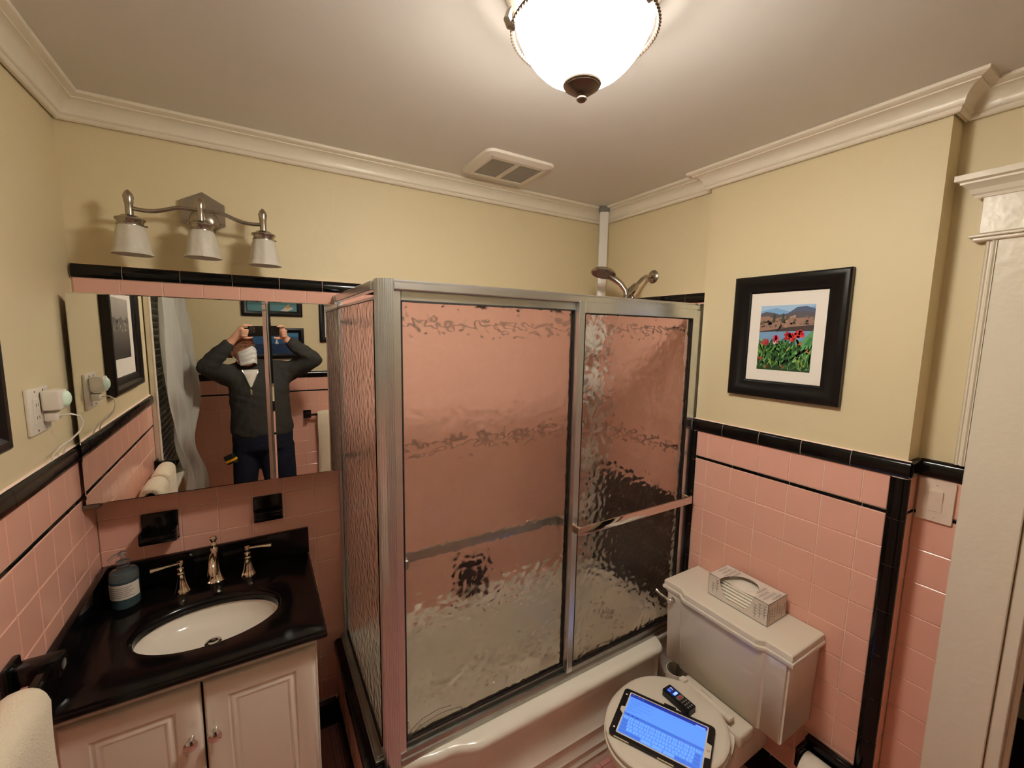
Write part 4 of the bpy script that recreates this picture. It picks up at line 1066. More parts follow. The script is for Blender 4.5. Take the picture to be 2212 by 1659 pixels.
def smooth_path(ps, n=5):
    ps = [Vector(q) for q in ps]; ps = [ps[0] * 2 - ps[1]] + ps + [ps[-1] * 2 - ps[-2]]; out = []
    for i in range(1, len(ps) - 2):
        for k in range(n):
            t = k / n; a, b_, c, d = ps[i - 1], ps[i], ps[i + 1], ps[i + 2]
            out.append(.5 * ((2 * b_) + (c - a) * t + (2 * a - 5 * b_ + 4 * c - d) * t * t + (3 * b_ - a - 3 * c + d) * t ** 3))
    return out + [ps[-2]]
for ps in ([(.828, .460), (.855, .486), (.886, .505), (.917, .511), (.949, .514), (.991, .508)], [(.846, .462), (.878, .482), (.909, .490), (.949, .495), (.991, .492), (1.03, .482), (1.021, .470)]):
    obj('loose_seal', B().tube(smooth_path([(x, -0.6595, z) for x, z in ps]), .0011, 6), M['grey_plastic'], en, label='thin loose seal strip curling off the door')
# ---- tension pole with shelves in the corner, and the bottles on it
tp = thing('shower_caddy_pole', 'white tension pole shower caddy with wire shelves in the tub corner', 'shower caddy', (2.11, -0.085, ZR))
px, py = 2.112, -0.083
obj('pole', B().box(px - .0235, px + .0235, py - .015, py + .015, 0.44, 2.41, .006, 2, mx=Matrix.Translation((px, py, 0)) @ Matrix.Rotation(math.radians(-35), 4, 'Z') @ Matrix.Translation((-px, -py, 0))), M['white_paint_pole'], tp)
rm = Matrix.Translation((px, py, 0)) @ Matrix.Rotation(math.radians(-35), 4, 'Z') @ Matrix.Translation((-px, -py, 0))
obj('end_cap', B().box(px - .027, px + .027, py - .018, py + .018, 2.408, 2.4368, .004, 1, mx=rm), M['grey_plastic'], tp)
obj('end_cap', B().box(px - .027, px + .027, py - .018, py + .018, ZR + .0105, 0.445, .004, 1, mx=rm), M['grey_plastic'], tp)
SHZ = (1.655, 1.395, 1.02, 0.74)
for z in SHZ:
    b = B(); c_ = Vector((px - .105, py - .060, z))
    pts = [c_ + Vector((.10 * math.cos(2 * PI * k / 28), .055 * math.sin(2 * PI * k / 28), .03)) for k in range(28)]
    b.loop(pts, .003, 6); b.loop([p - Vector((0, 0, .03)) for p in pts], .003, 6)
    for k in range(9):
        x = -.08 + k * .02; h = .055 * math.sqrt(max(0, 1 - (x / .10) ** 2)); b.tube([c_ + Vector((x, -h, 0)), c_ + Vector((x, h, 0))], .0016, 5)
    b.box(px - .03, px + .0, py - .022, py - .012, z - .005, z + .03)
    obj('wire_shelf', b, M['nickel'], tp)
def bottle(x, y, z, r, h, mt, label, cap='white_plastic'):
    t = thing('shampoo_bottle', label, 'bottle', (x, y, z), 'bottles on the shower caddy')
    obj('body', B().lathe([(0, .001), (r * .9, .001), (r, .008), (r, h * .72), (r * .9, h * .80), (r * .4, h * .84), (0, h * .84)], (x, y, z), n=20, sy=.75), M[mt], t)
    obj('cap', B().lathe([(0, h * .84), (r * .45, h * .84), (r * .45, h), (0, h)], (x, y, z), n=16), M[cap], t)
bottle(px - .075, py - .060, 1.658, .040, .19, 'caddy_white', 'wide white bottle on the top caddy shelf, behind shower glass')
bottle(px - .155, py - .060, 1.658, .028, .16, 'caddy_white', 'slim white bottle on the top caddy shelf, behind shower glass', 'grey_plastic')
bottle(px - .095, py - .060, 1.398, .036, .20, 'caddy_white', 'white bottle on the second caddy shelf, behind shower glass')
bottle(px - .160, py - .060, 1.398, .024, .15, 'grey_plastic', 'grey bottle on the second caddy shelf, behind shower glass', 'black_plastic')
bottle(px - .120, py - .060, 1.023, .034, .17, 'caddy_white', 'white bottle on the third caddy shelf, behind shower glass', 'grey_plastic')
bottle(px - .110, py - .060, 0.743, .042, .16, 'caddy_white', 'stout white bottle on the lowest caddy shelf, behind shower glass')

# ---- shower arm and hand shower
sh = thing('hand_shower', 'brushed nickel hand shower on a bent arm over the tub', 'shower', (WS, -0.373, 2.04))
b = B().lathe([(0, .012), (.014, .012), (.026, .008), (.032, .002), (.032, 0), (0, 0)], (WS + .004, -0.375, 2.047), axis=(-1, 0, 0), n=28); obj('flange', b, M['nickel'], sh)
b = B().tube([(WS - .005, -0.375, 2.047), (WS - .045, -0.373, 2.044), (WS - .068, -0.370, 2.030), (WS - .090, -0.366, 2.008), (WS - .104, -0.363, 1.994)], .0092, 14); obj('arm', b, M['nickel'], sh)
b = B().tube([(WS - .098, -0.364, 2.000), (WS - .106, -0.363, 1.992), (WS - .134, -0.361, 1.966), (WS - .148, -0.360, 1.950)], [.013, .0165, .0195, .015], 16)
b.tube([(WS - .136, -0.361, 1.962), (WS - .156, -0.360, 1.948), (WS - .166, -0.360, 1.925)], [.015, .017, .013], 14)
b.ell((WS - .122, -0.363, 1.938), (.012, .012, .014))
obj('diverter', b, M['nickel'], sh)
b = B().tube([(WS - .160, -0.362, 1.945), (WS - .160, -0.356, 1.968), (WS - .174, -0.335, 2.002), (WS - .192, -0.308, 2.028), (WS - .212, -0.294, 2.042)], [.012, .0130, .0140, .0160, .019], 16); obj('handle', b, M['nickel'], sh)
ax = Vector((-.26, -.08, -1)).normalized(); HC = Vector((WS - .240, -0.282, 2.057))
b = B().lathe([(0, -.018), (.020, -.018), (.048, -.010), (.0595, .001), (.0600, .008), (.055, .012), (0, .012)], HC, axis=ax, n=36); obj('spray_head', b, M['nickel'], sh)
b = B().lathe([(0, .0125), (.052, .0125), (.052, .0135), (0, .0145)], HC, axis=ax, n=28)
q = Vector((0, 0, 1)).rotation_difference(ax)
for r_, n_ in ((.014, 6), (.027, 12), (.040, 18)):
    for k in range(n_): b.ell(HC + q @ Vector((r_ * math.cos(2 * PI * k / n_), r_ * math.sin(2 * PI * k / n_), .014)), (.0022, .0022, .0022), u=6, v=4)
obj('spray_face', b, M['bronze'], sh)

# ================================================================== TOILET
to = thing('toilet', 'bone white toilet with square stepped tank against the pink wall', 'toilet', (1.75, -1.01, 0))
def tank_poly(xf, y0, y1, step, ch, xb, wing):
    # plan: front with a proud centre panel between y0+wing and y1-wing
    return [(xb, y1), (xf + step, y1), (xf + step, y1 - wing), (xf + step * .35, y1 - wing - ch * .5), (xf, y1 - wing - ch), (xf, y0 + wing + ch), (xf + step * .35, y0 + wing + ch * .5), (xf + step, y0 + wing), (xf + step, y0), (xb, y0)]
def loft(sections):
    b = B(); rings = [[b.bm.verts.new((x, y, z)) for x, y in pl_] for pl_, z in sections]
    N_ = len(rings[0])
    for A, D in zip(rings, rings[1:]):
        for k in range(N_): b.bm.faces.new((A[k], A[(k + 1) % N_], D[(k + 1) % N_], D[k]))
    b.bm.faces.new(list(reversed(rings[0]))); b.bm.faces.new(rings[-1]); return b
xb = WT - .004
b = loft([(tank_poly(1.932, -1.238, -0.782, .008, .010, xb, .072), .386), (tank_poly(1.925, -1.245, -0.776, .008, .010, xb, .070), .394), (tank_poly(1.912, -1.254, -0.771, .008, .010, xb, .070), .700)])
bmesh.ops.bevel(b.bm, geom=[e_ for e_ in b.bm.edges if e_.calc_length() > .2 and abs(e_.verts[0].co.z - e_.verts[1].co.z) > .2 and (abs(e_.verts[0].co.y + .775) < .012 or abs(e_.verts[0].co.y + 1.25) < .02)], offset=.008, segments=2, affect='EDGES')
obj('tank', b, M['porcelain'], to, ang=40)
L = lambda q, z: (tank_poly(1.897 + q, -1.266 + q, -0.754 - q, .018, .026, xb, .085), z)
b = loft([L(.008, .697), L(.001, .6985), L(0, .701), L(0, .7105), L(.0012, .7125), L(.0045, .7135), L(.0042, .7300), L(.0055, .7340), L(.0095, .7365), L(.016, .7372)])
obj('tank_lid', b, M['porcelain'], to, ang=24)
b = B().lathe([(0, .012), (.010, .012), (.014, .006), (.014, 0), (0, 0)], (1.931, -0.806, 0.668), axis=(-1, 0, 0), n=20)
b.tube([(1.918, -0.806, 0.668), (1.906, -0.804, 0.668), (1.900, -0.785, 0.671), (1.897, -0.755, 0.676), (1.897, -0.738, 0.682)], [.006, .0075, .006, .0055, .0075], 12)
obj('flush_lever', b, M['chrome'], to, label='nickel flush lever')
def seat_ring(scale, zc, off=0):
    out = []
    for k in range(56):
        t = 2 * PI * k / 56; c, s_ = math.cos(t), math.sin(t)
        # egg: front at -x
        a = .255 if c < 0 else .195
        x = 1.672 + a * c * scale + off; y = -1.010 + .187 * s_ * scale * (1 if c < 0 else (1 - .05 * c * c))
        if x > 1.845: x = 1.845 + (x - 1.845) * .25
        out.append((x, y))
    return out
def plate(z0, z1, s0, s1):
    return loft([(seat_ring(s0 - .03, 0), z0), (seat_ring(s1, 0), z0 + .005), (seat_ring(s1, 0), z1 - .006), (seat_ring(s1 - .025, 0), z1 - .001), (seat_ring(s1 - .08, 0), z1 + .001), (seat_ring(s1 - .5, 0), z1 + .002)])
obj('lid', plate(.408, .426, 1.0, 1.0), M['porcelain'], to, ang=40)
obj('seat', plate(.388, .405, 1.0, 1.01), M['porcelain'], to, ang=40)
bs = []
for z, sx_, sy_, ox in ((0, .60, .62, .03), (.03, .60, .62, .03), (.06, .54, .54, .04), (.15, .52, .55, .04), (.22, .62, .66, .03), (.29, .80, .84, .01), (.34, .94, .95, 0), (.375, .99, .99, 0), (.386, .98, .98, 0)):
    pl_ = []
    for k in range(48):
        t = 2 * PI * k / 48; c, s_ = math.cos(t), math.sin(t); a = .255 if c < 0 else .25
        pl_.append((1.672 + ox + a * c * sx_, -1.010 + .187 * s_ * sy_))
    bs.append((pl_, z))
obj('bowl', loft(bs), M['porcelain'], to, ang=60)
b = B().box(1.840, 1.925, -1.165, -0.895, .350, .399, .010, 3); b.box(1.845, 2.10, -1.14, -0.92, .20, .384, .03, 3)
obj('tank_shelf', b, M['porcelain'], to)
obj('hinge_bar', B().box(1.848, 1.878, -1.118, -0.922, .400, .420, .005, 2), M['porcelain'], to)
for yc in (-0.925, -1.112):
    obj('hinge_cap', B().box(1.838, 1.866, yc - .012, yc + .012, .418, .432, .004, 2), M['porcelain'], to)
b = B(); pts = []
for k in range(22): pts.append((1.876 + .0035 * math.sin(k * 1.9) * (1 - k / 26), -0.985 - k * .0022, .4205))
b.tube(pts, .0006, 4); obj('script_mark', b, M['grey_plastic'], to)
b = B().tube([(2.05, -0.80, .18), (2.05, -0.80, .387)], .005, 8); b.ell((2.05, -0.80, .17), (.016, .016, .018)); b.tube([(2.05, -0.80, .17), (2.13, -0.80, .17)], .008, 8); obj('supply_valve', b, M['chrome'], to)

# ---- tissue box on the tank
tx = thing('tissue_box', 'white tissue box printed with grey twigs on the toilet tank', 'tissue box', (2.05, -1.025, .738))
bx0, bx1, by0, by1, bz0, bz1 = 1.988, 2.112, -1.142, -0.912, .7385, .822
ym = (by0 + by1) / 2 + .004
t_ = .0012
b = B()
# top with arch cut from the front, front with a U cut; sides, back, bottom
n = 20; arch = []
for k in range(n + 1):
    t = PI * k / n; arch.append((ym + .066 * math.cos(t), bx0 + .100 * math.sin(t)))
def sheet(pts, f_): b.prism(pts, 0, t_, f_)
top_poly_l = [(by1, bx0), (by1, bx1), (ym, bx1)] + [(a, c) for a, c in arch[: n // 2 + 1]][::-1]
top_poly_r = [(ym, bx1), (by0, bx1), (by0, bx0)] + [(a, c) for a, c in arch[n // 2:]][::-1]
sheet(top_poly_l, lambda u, v, h: Vector((v, u, bz1 - h))); sheet(top_poly_r, lambda u, v, h: Vector((v, u, bz1 - h)))
uc = [(ym + .066, bz1), (ym + .062, bz1 - .022), (ym + .050, bz1 - .052), (ym + .030, bz1 - .070), (ym - .030, bz1 - .070), (ym - .050, bz1 - .052), (ym - .062, bz1 - .022), (ym - .066, bz1)]
sheet([(by1, bz1), (by1, bz0), (ym, bz0), (ym, bz1 - .070)] + uc[:4][::-1], lambda u, v, h: Vector((bx0 + h, u, v)))
sheet([(ym, bz1 - .070), (ym, bz0), (by0, bz0), (by0, bz1)] + uc[4:][::-1], lambda u, v, h: Vector((bx0 + h, u, v)))
sheet(rect(by0, by1, bz0, bz1), lambda u, v, h: Vector((bx1 - h, u, v)))
for yy, sg in ((by0, 1), (by1, -1)): sheet(rect(bx0, bx1, bz0, bz1), lambda u, v, h, yy=yy, sg=sg: Vector((u, yy + sg * h, v)))
sheet(rect(by0, by1, bx0, bx1), lambda u, v, h: Vector((v, u, bz0 + h)))
obj('carton', b, M['card'], tx, smooth=False)
po = []
def twig(u, v, hgt, sgn=1):
    c = S(150, 138, 138)
    po.append((1, rect(u - .0009, u + .0009, v, v + hgt), c))
    k = .012
    while k < hgt:
        for s_ in (-1, 1):
            po.append((1, [(u, v + k), (u + s_ * .007, v + k + .005), (u + s_ * .0075, v + k + .0075), (u, v + k + .0030)], c))
        k += .011
ink = []
for faces in range(3):
    po = []
    random.seed(20 + faces)
    if faces == 0:
        for u in [by0 + .012 + k * .0165 for k in range(13)]:
            if abs(u - ym) < .068: continue
            twig(u, bz0 + .004 + random.random() * .02, .03 + random.random() * .025)
        ff = lambda u, v, h: Vector((bx0 - .0002 - h, u, v))
    elif faces == 1:
        for u in [bx0 + .012 + k * .0165 for k in range(7)]: twig(u, bz0 + .004 + random.random() * .02, .035 + random.random() * .02)
        ff = lambda u, v, h: Vector((u, by0 - .0002 - h, v))
    else:
        for u in [by0 + .010 + k * .0165 for k in range(4)] + [by1 - .012 - k * .0165 for k in range(4)]:
            twig(u, bx0 + .010 + random.random() * .03, .06 + random.random() * .02)
        ff = lambda u, v, h: Vector((v, u, bz1 + .0002 + h))
    art('twig_print', po, ff, M['print'], tx)
b = B()
for k in range(6):
    z0 = bz0 + .003 + k * .0104; z1 = z0 + .0076; q = .0028 + .0044 * k
    b.box(bx0 + q, bx1 - .004, ym - .085, ym + .085, z0, z1, .003, 2)
b.grid(lambda u, v: Vector((bx0 + .026 + u * .080, ym - .075 + v * .15, bz0 + .0625 + .005 * math.sin(u * 5 + v * 2.5) * (1 - u * .3) + .003 * math.sin(v * 9))), 12, 14)
obj('tissues', b, M['paper'], tx, ang=50)
# ---- tablet on the toilet lid
tc_, tr_, td_ = Vector((1.6165, -0.8500, .430)), Vector((1.7605, -1.1220, .430)), Vector((1.4330, -0.9465, .430))
eu = (tr_ - tc_).normalized(); ev = Vector((0, 0, 1)).cross(eu); ev = -ev if ev.dot(td_ - tc_) < 0 else ev
TW = (tr_ - tc_).length; TH = (td_ - tc_).length
tf = lambda u, v, h: tc_ + eu * u + ev * v + Vector((0, 0, h))
tabt = thing('tablet', 'tablet in black case with lit blue screen on the toilet lid', 'tablet', tuple(tf(TW / 2, TH / 2, 0)))
b = B(); b.prism(rr(0, TW, 0, TH, .014, 5), 0.0, .010, tf)
obj('case', b, M['black_plastic'], tabt, ang=30)
b = B(); b.prism(rr(.004, TW - .004, .004, TH - .004, .012, 5), -.0018, 0.0, tf); obj('case_back', b, M['tan_case'], tabt)
b = B(); b.prism(rr(.022, TW - .020, .012, TH - .012, .003, 3), .0100, .0108, tf); obj('bezel', b, M['white_plastic'], tabt)
b = B()
b.prism([(.010, TH * .42), (.023, TH * .40), (.023, TH * .56), (.010, TH * .50)], .0100, .0109, tf)
obj('bezel_tab', b, M['white_plastic'], tabt)
b = B()
b.prism([(TW - .022, TH * .36), (TW - .004, TH * .38), (TW - .004, TH * .62), (TW - .022, TH * .64)], .0100, .0109, tf)
obj('bezel_tab', b, M['white_plastic'], tabt)
b = B().lathe([(.003, 0), (.0042, 0), (.0042, .0006), (.003, .0006)], tuple(tf(TW - .012, TH * .5, .0108)), n=18); obj('home_button', b, M['grey_plastic'], tabt)
for v in (.028, TH - .028): obj('rivet', B().ell(tf(.012, v, .0101), (.0035, .0035, .0008), u=10, v=6), M['white_plastic'], tabt)
b = B(); b.prism(rect(TW * .45, TW * .58, -.006, .006), .002, .012, tf); obj('clasp', b, M['black_plastic'], tabt)
for u0 in (.02, TW * .52):
    b = B().prism(rect(u0, u0 + .05, TH - .002, TH + .0012), .003, .008, tf); obj('edge_trim', b, M['polished_nickel'], tabt)
po = []
u0, u1, v0, v1 = .026, TW - .024, .016, TH - .016
WW, HH = u1 - u0, v1 - v0
R_ = lambda a, b_, c, d: rect(u0 + a * WW, u0 + b_ * WW, v0 + c * HH, v0 + d * HH)
po.append((0, R_(0, 1, 0, 1), S(92, 150, 252)))
po.append((1, R_(0, 1, 0, .085), S(30, 50, 150)))
po.append((2, R_(.03, .045, .03, .055), S(90, 120, 220))); po.append((2, R_(.07, .20, .035, .05), S(60, 90, 190)))
po.append((2, R_(.86, .98, .05, .085), S(120, 160, 250)))
random.seed(5)
for k in range(9):
    y = .13 + k * .037; ln = (.30, .34, .16, .30, .12, .33, .10, .22, .14)[k]
    x = .03
    while x < ln:
        wd = .012 + random.random() * .03; po.append((2, R_(x, min(x + wd, ln), y, y + .011), S(66, 116, 214))); x += wd + .006
po.append((1, R_(0, 1, .50, .565), S(66, 112, 214)))
for k in range(3): po.append((3, R_(.04 + k * .06, .07 + k * .06, .52, .545), S(40, 80, 180)))
po.append((1, R_(0, 1, .565, 1), S(84, 142, 246)))
for r_ in range(5):
    nk = (14, 14, 13, 12, 7)[r_]
    for k in range(nk):
        a = .015 + k * .97 / nk; b_ = a + .97 / nk - .010
        dark = (r_ in (1, 2, 3) and k in (0, nk - 1)) or (r_ == 4 and k in (0, 1, nk - 1, nk - 2)) 
        po.append((2, R_(a - .003, b_ + .003, .578 + r_ * .084, .652 + r_ * .084), S(62, 108, 204)))
        po.append((3, R_(a, b_, .580 + r_ * .084, .646 + r_ * .084), S(66, 112, 216) if dark else S(104, 164, 255)))
        if not dark and r_ < 4: po.append((4, R_((a + b_) / 2 - .006, (a + b_) / 2 + .006, .600 + r_ * .084, .626 + r_ * .084), S(70, 124, 226)))
art('screen', po, lambda u, v, h: tf(u, v, .0111 + h), M['screen'], tabt, step=3e-5)
# ---- laser measure
lc = Vector((1.7420, -0.9870, .4290)); ld = Vector((.015, -1, 0)).normalized(); lw = Vector((ld.y, -ld.x, 0)) * -1
lf = lambda u, v, h: lc + ld * u + lw * v + Vector((0, 0, h))
lm = thing('laser_measure', 'small black laser measure with lit display beside the tablet', 'measuring tool', tuple(lc))
LL, LW_ = .056, .0225
b = B(); b.prism(rr(-LL, LL, -LW_, LW_, .006, 3), 0, .022, lf); b.prism(rr(-LL + .003, LL - .003, -LW_ + .003, LW_ - .003, .005, 3), .022, .025, lf)
obj('body', b, M['black_plastic'], lm, ang=35)
b = B(); b.prism(rr(-LL + .010, -.006, -LW_ + .005, LW_ - .005, .002, 2), .0250, .0253, lf); obj('display_glass', b, M['phone'], lm)
po = [(0, rect(-LL + .012, -.008, -LW_ + .007, LW_ - .007), S(14, 28, 90))]
po.append((1, rect(-LL + .014, -LL + .026, -.012, -.002), S(60, 110, 240))); po.append((1, rect(-.020, -.010, -.010, .012), S(70, 150, 255)))
for q in (rect(-LL + .014, -LL + .016, .002, .010), [(-LL + .016, .008), (-LL + .016, .010), (-LL + .026, .006), (-LL + .026, .004)]): po.append((2, q, S(210, 230, 255)))
for q in (rect(-.019, -.011, -.006, -.004), rect(-.019, -.011, 0.000, .002), rect(-.019, -.011, .006, .008), rect(-.019, -.0175, 0, .008), rect(-.0125, -.011, 0, .008)): po.append((2, q, S(225, 240, 255)))
art('display', po, lambda u, v, h: lf(u, v, .0255 + h), M['screen'], lm, step=4e-5)
b = B(); b.prism(rr(-.004, .013, -.015, .015, .006, 3), .0250, .0262, lf); obj('keypad', b, M['grey_plastic'], lm)
b = B().ell(lf(.004, 0, .0265), (.0065, .0065, .0022), u=14, v=8); obj('red_button', b, M['red'], lm)
for u in (.022, .034, .046):
    for v in (-.010, 0, .010): obj('button', B().ell(lf(u, v, .0252), (.0035, .0035, .0012), u=8, v=6), M['grey_plastic'], lm)
# ---- brush holder
br = thing('toilet_brush_holder', 'white cylinder toilet brush holder between tub and toilet', 'brush holder', (1.985, -0.800, 0))
obj('canister', B().lathe([(0, .004), (.046, .004), (.046, 0), (.048, 0), (.0445, .32), (.0415, .32), (.044, .02), (0, .02)], (1.985, -0.800, 0), n=32), M['white_plastic'], br)
b = B().tube([(1.985, -0.800, .03), (1.990, -0.800, .36)], .006, 10); obj('brush_handle', b, M['chrome'], br)
b = B().lathe([(0, .02), (.03, .03), (.034, .08), (.03, .12), (0, .13)], (1.985, -0.800, 0.01), n=20); obj('brush_head', b, M['grey_plastic'], br)
# ---- toilet paper holder
ph = thing('toilet_paper_holder', 'black ceramic toilet paper holder low on the pink wall', 'paper holder', (WT, -1.318, .26))
b = B().box(WT - .014, WT - .0003, -1.393, -1.245, .190, .338, .005, 2); obj('plate', b, M['black_tile'], ph)
b = B().box(WT - .030, WT - .010, -1.393, -1.245, .312, .338, .006, 2); obj('top_lip', b, M['black_tile'], ph)
for yc in (-1.254, -1.384):
    b = B().box(WT - .095, WT - .010, yc - .009, yc + .009, .255, .332, .008, 3); obj('arm', b, M['black_tile'], ph)
tag(obj('toilet_paper_roll', B().lathe([(.020, 0), (.052, 0), (.052, .104), (.020, .104)], (WT - .070, -1.371, .262), axis=(0, 1, 0), n=36), M['paper']), 'white toilet paper roll on the black ceramic holder', 'paper roll')

# ================================================================== TOILET WALL: picture; DOOR WALL: switch
fp = thing('framed_photograph', 'black framed photograph of red flowers by a lake on yellow wall', 'picture', (WT, -1.036, 1.53))
f = FR['right'](WT + 0.0045)
u0, u1, v0, v1 = -1.2300, -0.8430, 1.531, 1.986
frame_mesh(f, u0, u1, v0, v1, 0.064, 0.024, fp)
b = B().prism(rect(u0 + .055, u1 - .055, v0 + .055, v1 - .055), .002, .0065, f); obj('mat_board', b, M['board'], fp, smooth=False)
random.seed(11)
a0, a1, c0, c1 = -1.130, -0.946, 1.6370, 1.8750
WW, HH = a1 - a0, c1 - c0
cl1 = lambda q: min(1.0, max(0.0, q))
G = lambda s_, t: (a1 - cl1(s_) * WW, c0 + cl1(t) * HH)          # s from image left to right
po = []
def gp(lay, pts, col): po.append((lay, [G(*p) for p in pts], col))
gp(0, [(0, 0), (1, 0), (1, 1), (0, 1)], S(128, 176, 224))
gp(1, [(0, .92), (.3, .96), (.55, .90), (1, .97), (1, 1), (0, 1)], S(168, 204, 236))
gp(2, [(.45, .84), (.62, .93), (.68, .965), (.85, .975), (1, .93), (1, .7), (.4, .7)], S(84, 98, 128))
gp(3, [(0, .88), (.1, .905), (.25, .89), (.36, .86), (.5, .87), (.7, .90), (.85, .905), (1, .87), (1, .6), (0, .6)], S(92, 90, 100))
gp(4, [(0, .83), (.15, .84), (.3, .80), (.5, .835), (.7, .80), (.9, .82), (1, .81), (1, .58), (0, .58)], S(160, 126, 108))
for k in range(60):
    s_, t = random.random(), .65 + random.random() * .18; r_ = .012 + random.random() * .03
    gp(5, [(s_ - r_, t - r_ * .5), (s_ + r_, t - r_ * .5), (s_ + r_ * .6, t + r_ * .6), (s_ - r_ * .5, t + r_ * .5)], random.choice((S(120, 100, 90), S(92, 84, 72), S(178, 146, 124), S(104, 98, 88))))
for s_ in (.27, .44): gp(6, [(s_ - .03, .74), (s_ + .03, .74), (s_ + .02, .86), (s_, .885), (s_ - .02, .85)], S(70, 74, 62))
gp(6, [(0, .60), (.3, .635), (.6, .67), (1, .70), (1, .60), (.5, .605), (0, .585)], S(70, 58, 58))
gp(7, [(0, .40), (1, .40), (1, .61), (.6, .605), (.3, .60), (0, .59)], S(122, 164, 204))
gp(8, [(.33, .595), (.37, .66), (.40, .70), (.39, .73), (.43, .695), (.42, .66), (.36, .60)], S(26, 24, 30))
gp(8, [(.39, .665), (.50, .655), (.41, .675)], S(36, 34, 40))
gp(9, [(0, 0), (1, 0), (1, .44), (.8, .40), (.5, .42), (.2, .42), (0, .40)], S(34, 66, 34))
greens = [S(62, 128, 52), S(90, 158, 78), S(44, 98, 44), S(130, 190, 116), S(24, 58, 28), S(140, 170, 70), S(24, 54, 30), S(70, 136, 60)]
for k in range(300):
    s_ = random.random(); t = random.random() * .34; ang_ = random.uniform(-1.15, 1.15); L_ = .10 + random.random() * .24; wd = .008 + random.random() * .017
    dx, dy = math.sin(ang_), math.cos(ang_); nx, ny = dy, -dx
    tip = (min(1, max(0, s_ + dx * L_)), min(.50, t + dy * L_))
    cl = lambda q: (min(1, max(0, q[0])), min(.56, max(0, q[1])))
    mid = (s_ + dx * L_ * .5, t + dy * L_ * .5)
    pts = [cl((s_, t)), cl((mid[0] + nx * wd, mid[1] + ny * wd)), cl(tip), cl((mid[0] - nx * wd, mid[1] - ny * wd))]
    gp(10 + k % 5, pts, random.choice(greens))
gp(14, [(.80, .44), (.90, .54), (1, .63), (1, .25), (.85, .30)], S(98, 166, 104)); gp(15, [(.86, .40), (.95, .52), (1, .5), (.95, .40)], S(60, 130, 66))
def blos(s_, t, r_, cols_, n_=16):
    for k in range(n_):
        a, d = random.random() * 6.28, random.random() * r_; x, y = s_ + d * math.cos(a), t + d * math.sin(a) * .7; q = r_ * .3
        x = min(1 - q, max(q, x))
        gp(16 + k % 3, [(x + q * math.cos(j * PI / 3) , y + q * .8 * math.sin(j * PI / 3)) for j in range(6)], random.choice(cols_))
red = [S(226, 36, 40), S(240, 60, 56), S(206, 24, 36), S(244, 84, 74)]
blos(.60, .53, .095, red, 44); blos(.76, .56, .085, red, 36); blos(.66, .47, .05, red, 14); blos(.34, .48, .08, [S(226, 52, 96), S(240, 90, 120), S(206, 30, 70)], 22); blos(.13, .44, .07, [S(214, 58, 76), S(190, 40, 60)], 16)
blos(.33, .43, .05, [S(244, 190, 204), S(250, 220, 224)], 10); blos(.80, .41, .035, [S(230, 80, 50)], 8); blos(.93, .31, .04, [S(220, 120, 50)], 8); blos(.06, .17, .05, [S(200, 70, 50)], 8); blos(.5, .06, .04, [S(190, 90, 80)], 6); blos(.2, .05, .04, [S(190, 70, 50)], 6)
art('photo_print', po, lambda u, v, h: f(u, v, .0066 + h), M['print'], fp, step=5e-5)
sw = thing('light_switch', 'single white rocker light switch beside the door casing', 'switch', (WD, -1.467, 1.28))
f = FR['right'](WD)
b = B().prism(rr(-1.508, -1.428, 1.213, 1.340, .004, 3), 0.0, .0085, f); obj('plate', b, M['ivory'], sw, ang=30)
b = B().prism(rect(-1.4855, -1.4505, 1.242, 1.311), .0085, .0092, f); obj('switch_frame', b, M['ivory'], sw, smooth=False)
b = B().prism([(1.245, .0086), (1.245, .0105), (1.276, .0125), (1.308, .015), (1.308, .0086)], -1.4835, -1.4525, lambda u, v, h: Vector((WD - v, h, u))); obj('rocker', b, M['ivory'], sw, ang=20)
for z in (1.227, 1.326): obj('screw', B().ell((WD - .0088, -1.468, z), (.001, .003, .003), u=10, v=6), M['ivory'], sw)

# ================================================================== PERSON WITH PHONE (seen in the mirror)
PY = -2.10
def remesh(o, vox, smooth=6):
    md = o.modifiers.new('r', 'REMESH'); md.mode = 'VOXEL'; md.voxel_size = vox; md.use_smooth_shade = True
    ms = o.modifiers.new('s', 'SMOOTH'); ms.factor = .5; ms.iterations = smooth
    dg = bpy.context.evaluated_depsgraph_get(); ev_ = o.evaluated_get(dg)
    me = bpy.data.meshes.new_from_object(ev_); mt_ = o.data.materials[0]
    o.modifiers.clear(); o.data = me
    if len(me.materials) == 0: me.materials.append(mt_)
    for p_ in me.polygons: p_.use_smooth = True
    return o
V = Vector
LEN = CAM - AX_F * .004                       # back of the phone at the lens
pc = LEN + AX_R * .052 - AX_U * .014 - AX_F * .005
PHN = (.076, .037, .0042)
shL, shR = V((.315, -2.055, 1.425)), V((.655, -2.125, 1.435))
elL, elR = V((.212, -1.895, 1.495)), V((.825, -2.025, 1.525))
plL = LEN - AX_R * .062 - AX_U * .018 - AX_F * .022     # palm centres
plR = pc + AX_R * .112 - AX_U * .012 - AX_F * .020
wrL = plL - AX_R * .035 - AX_U * .058 - AX_F * .030
wrR = plR + AX_R * .040 - AX_U * .050 - AX_F * .030
hd = V((.420, -2.070, 1.600)); nk = V((.462, -2.110, 1.465))
hf_ = V((.56, .80, .16)).normalized(); hr = hf_.cross(V((0, 0, 1))).normalized(); hu = hr.cross(hf_)
Hm = Matrix((hr, hf_, hu)).transposed()
H = lambda r, f_, u: hd + hr * r + hf_ * f_ + hu * u
b = B()
b.ell(H(0, -.010, .030), (.076, .094, .098), Hm); b.ell(H(0, .022, -.045), (.058, .066, .072), Hm); b.ell(H(0, .045, -.088), (.034, .032, .028), Hm)
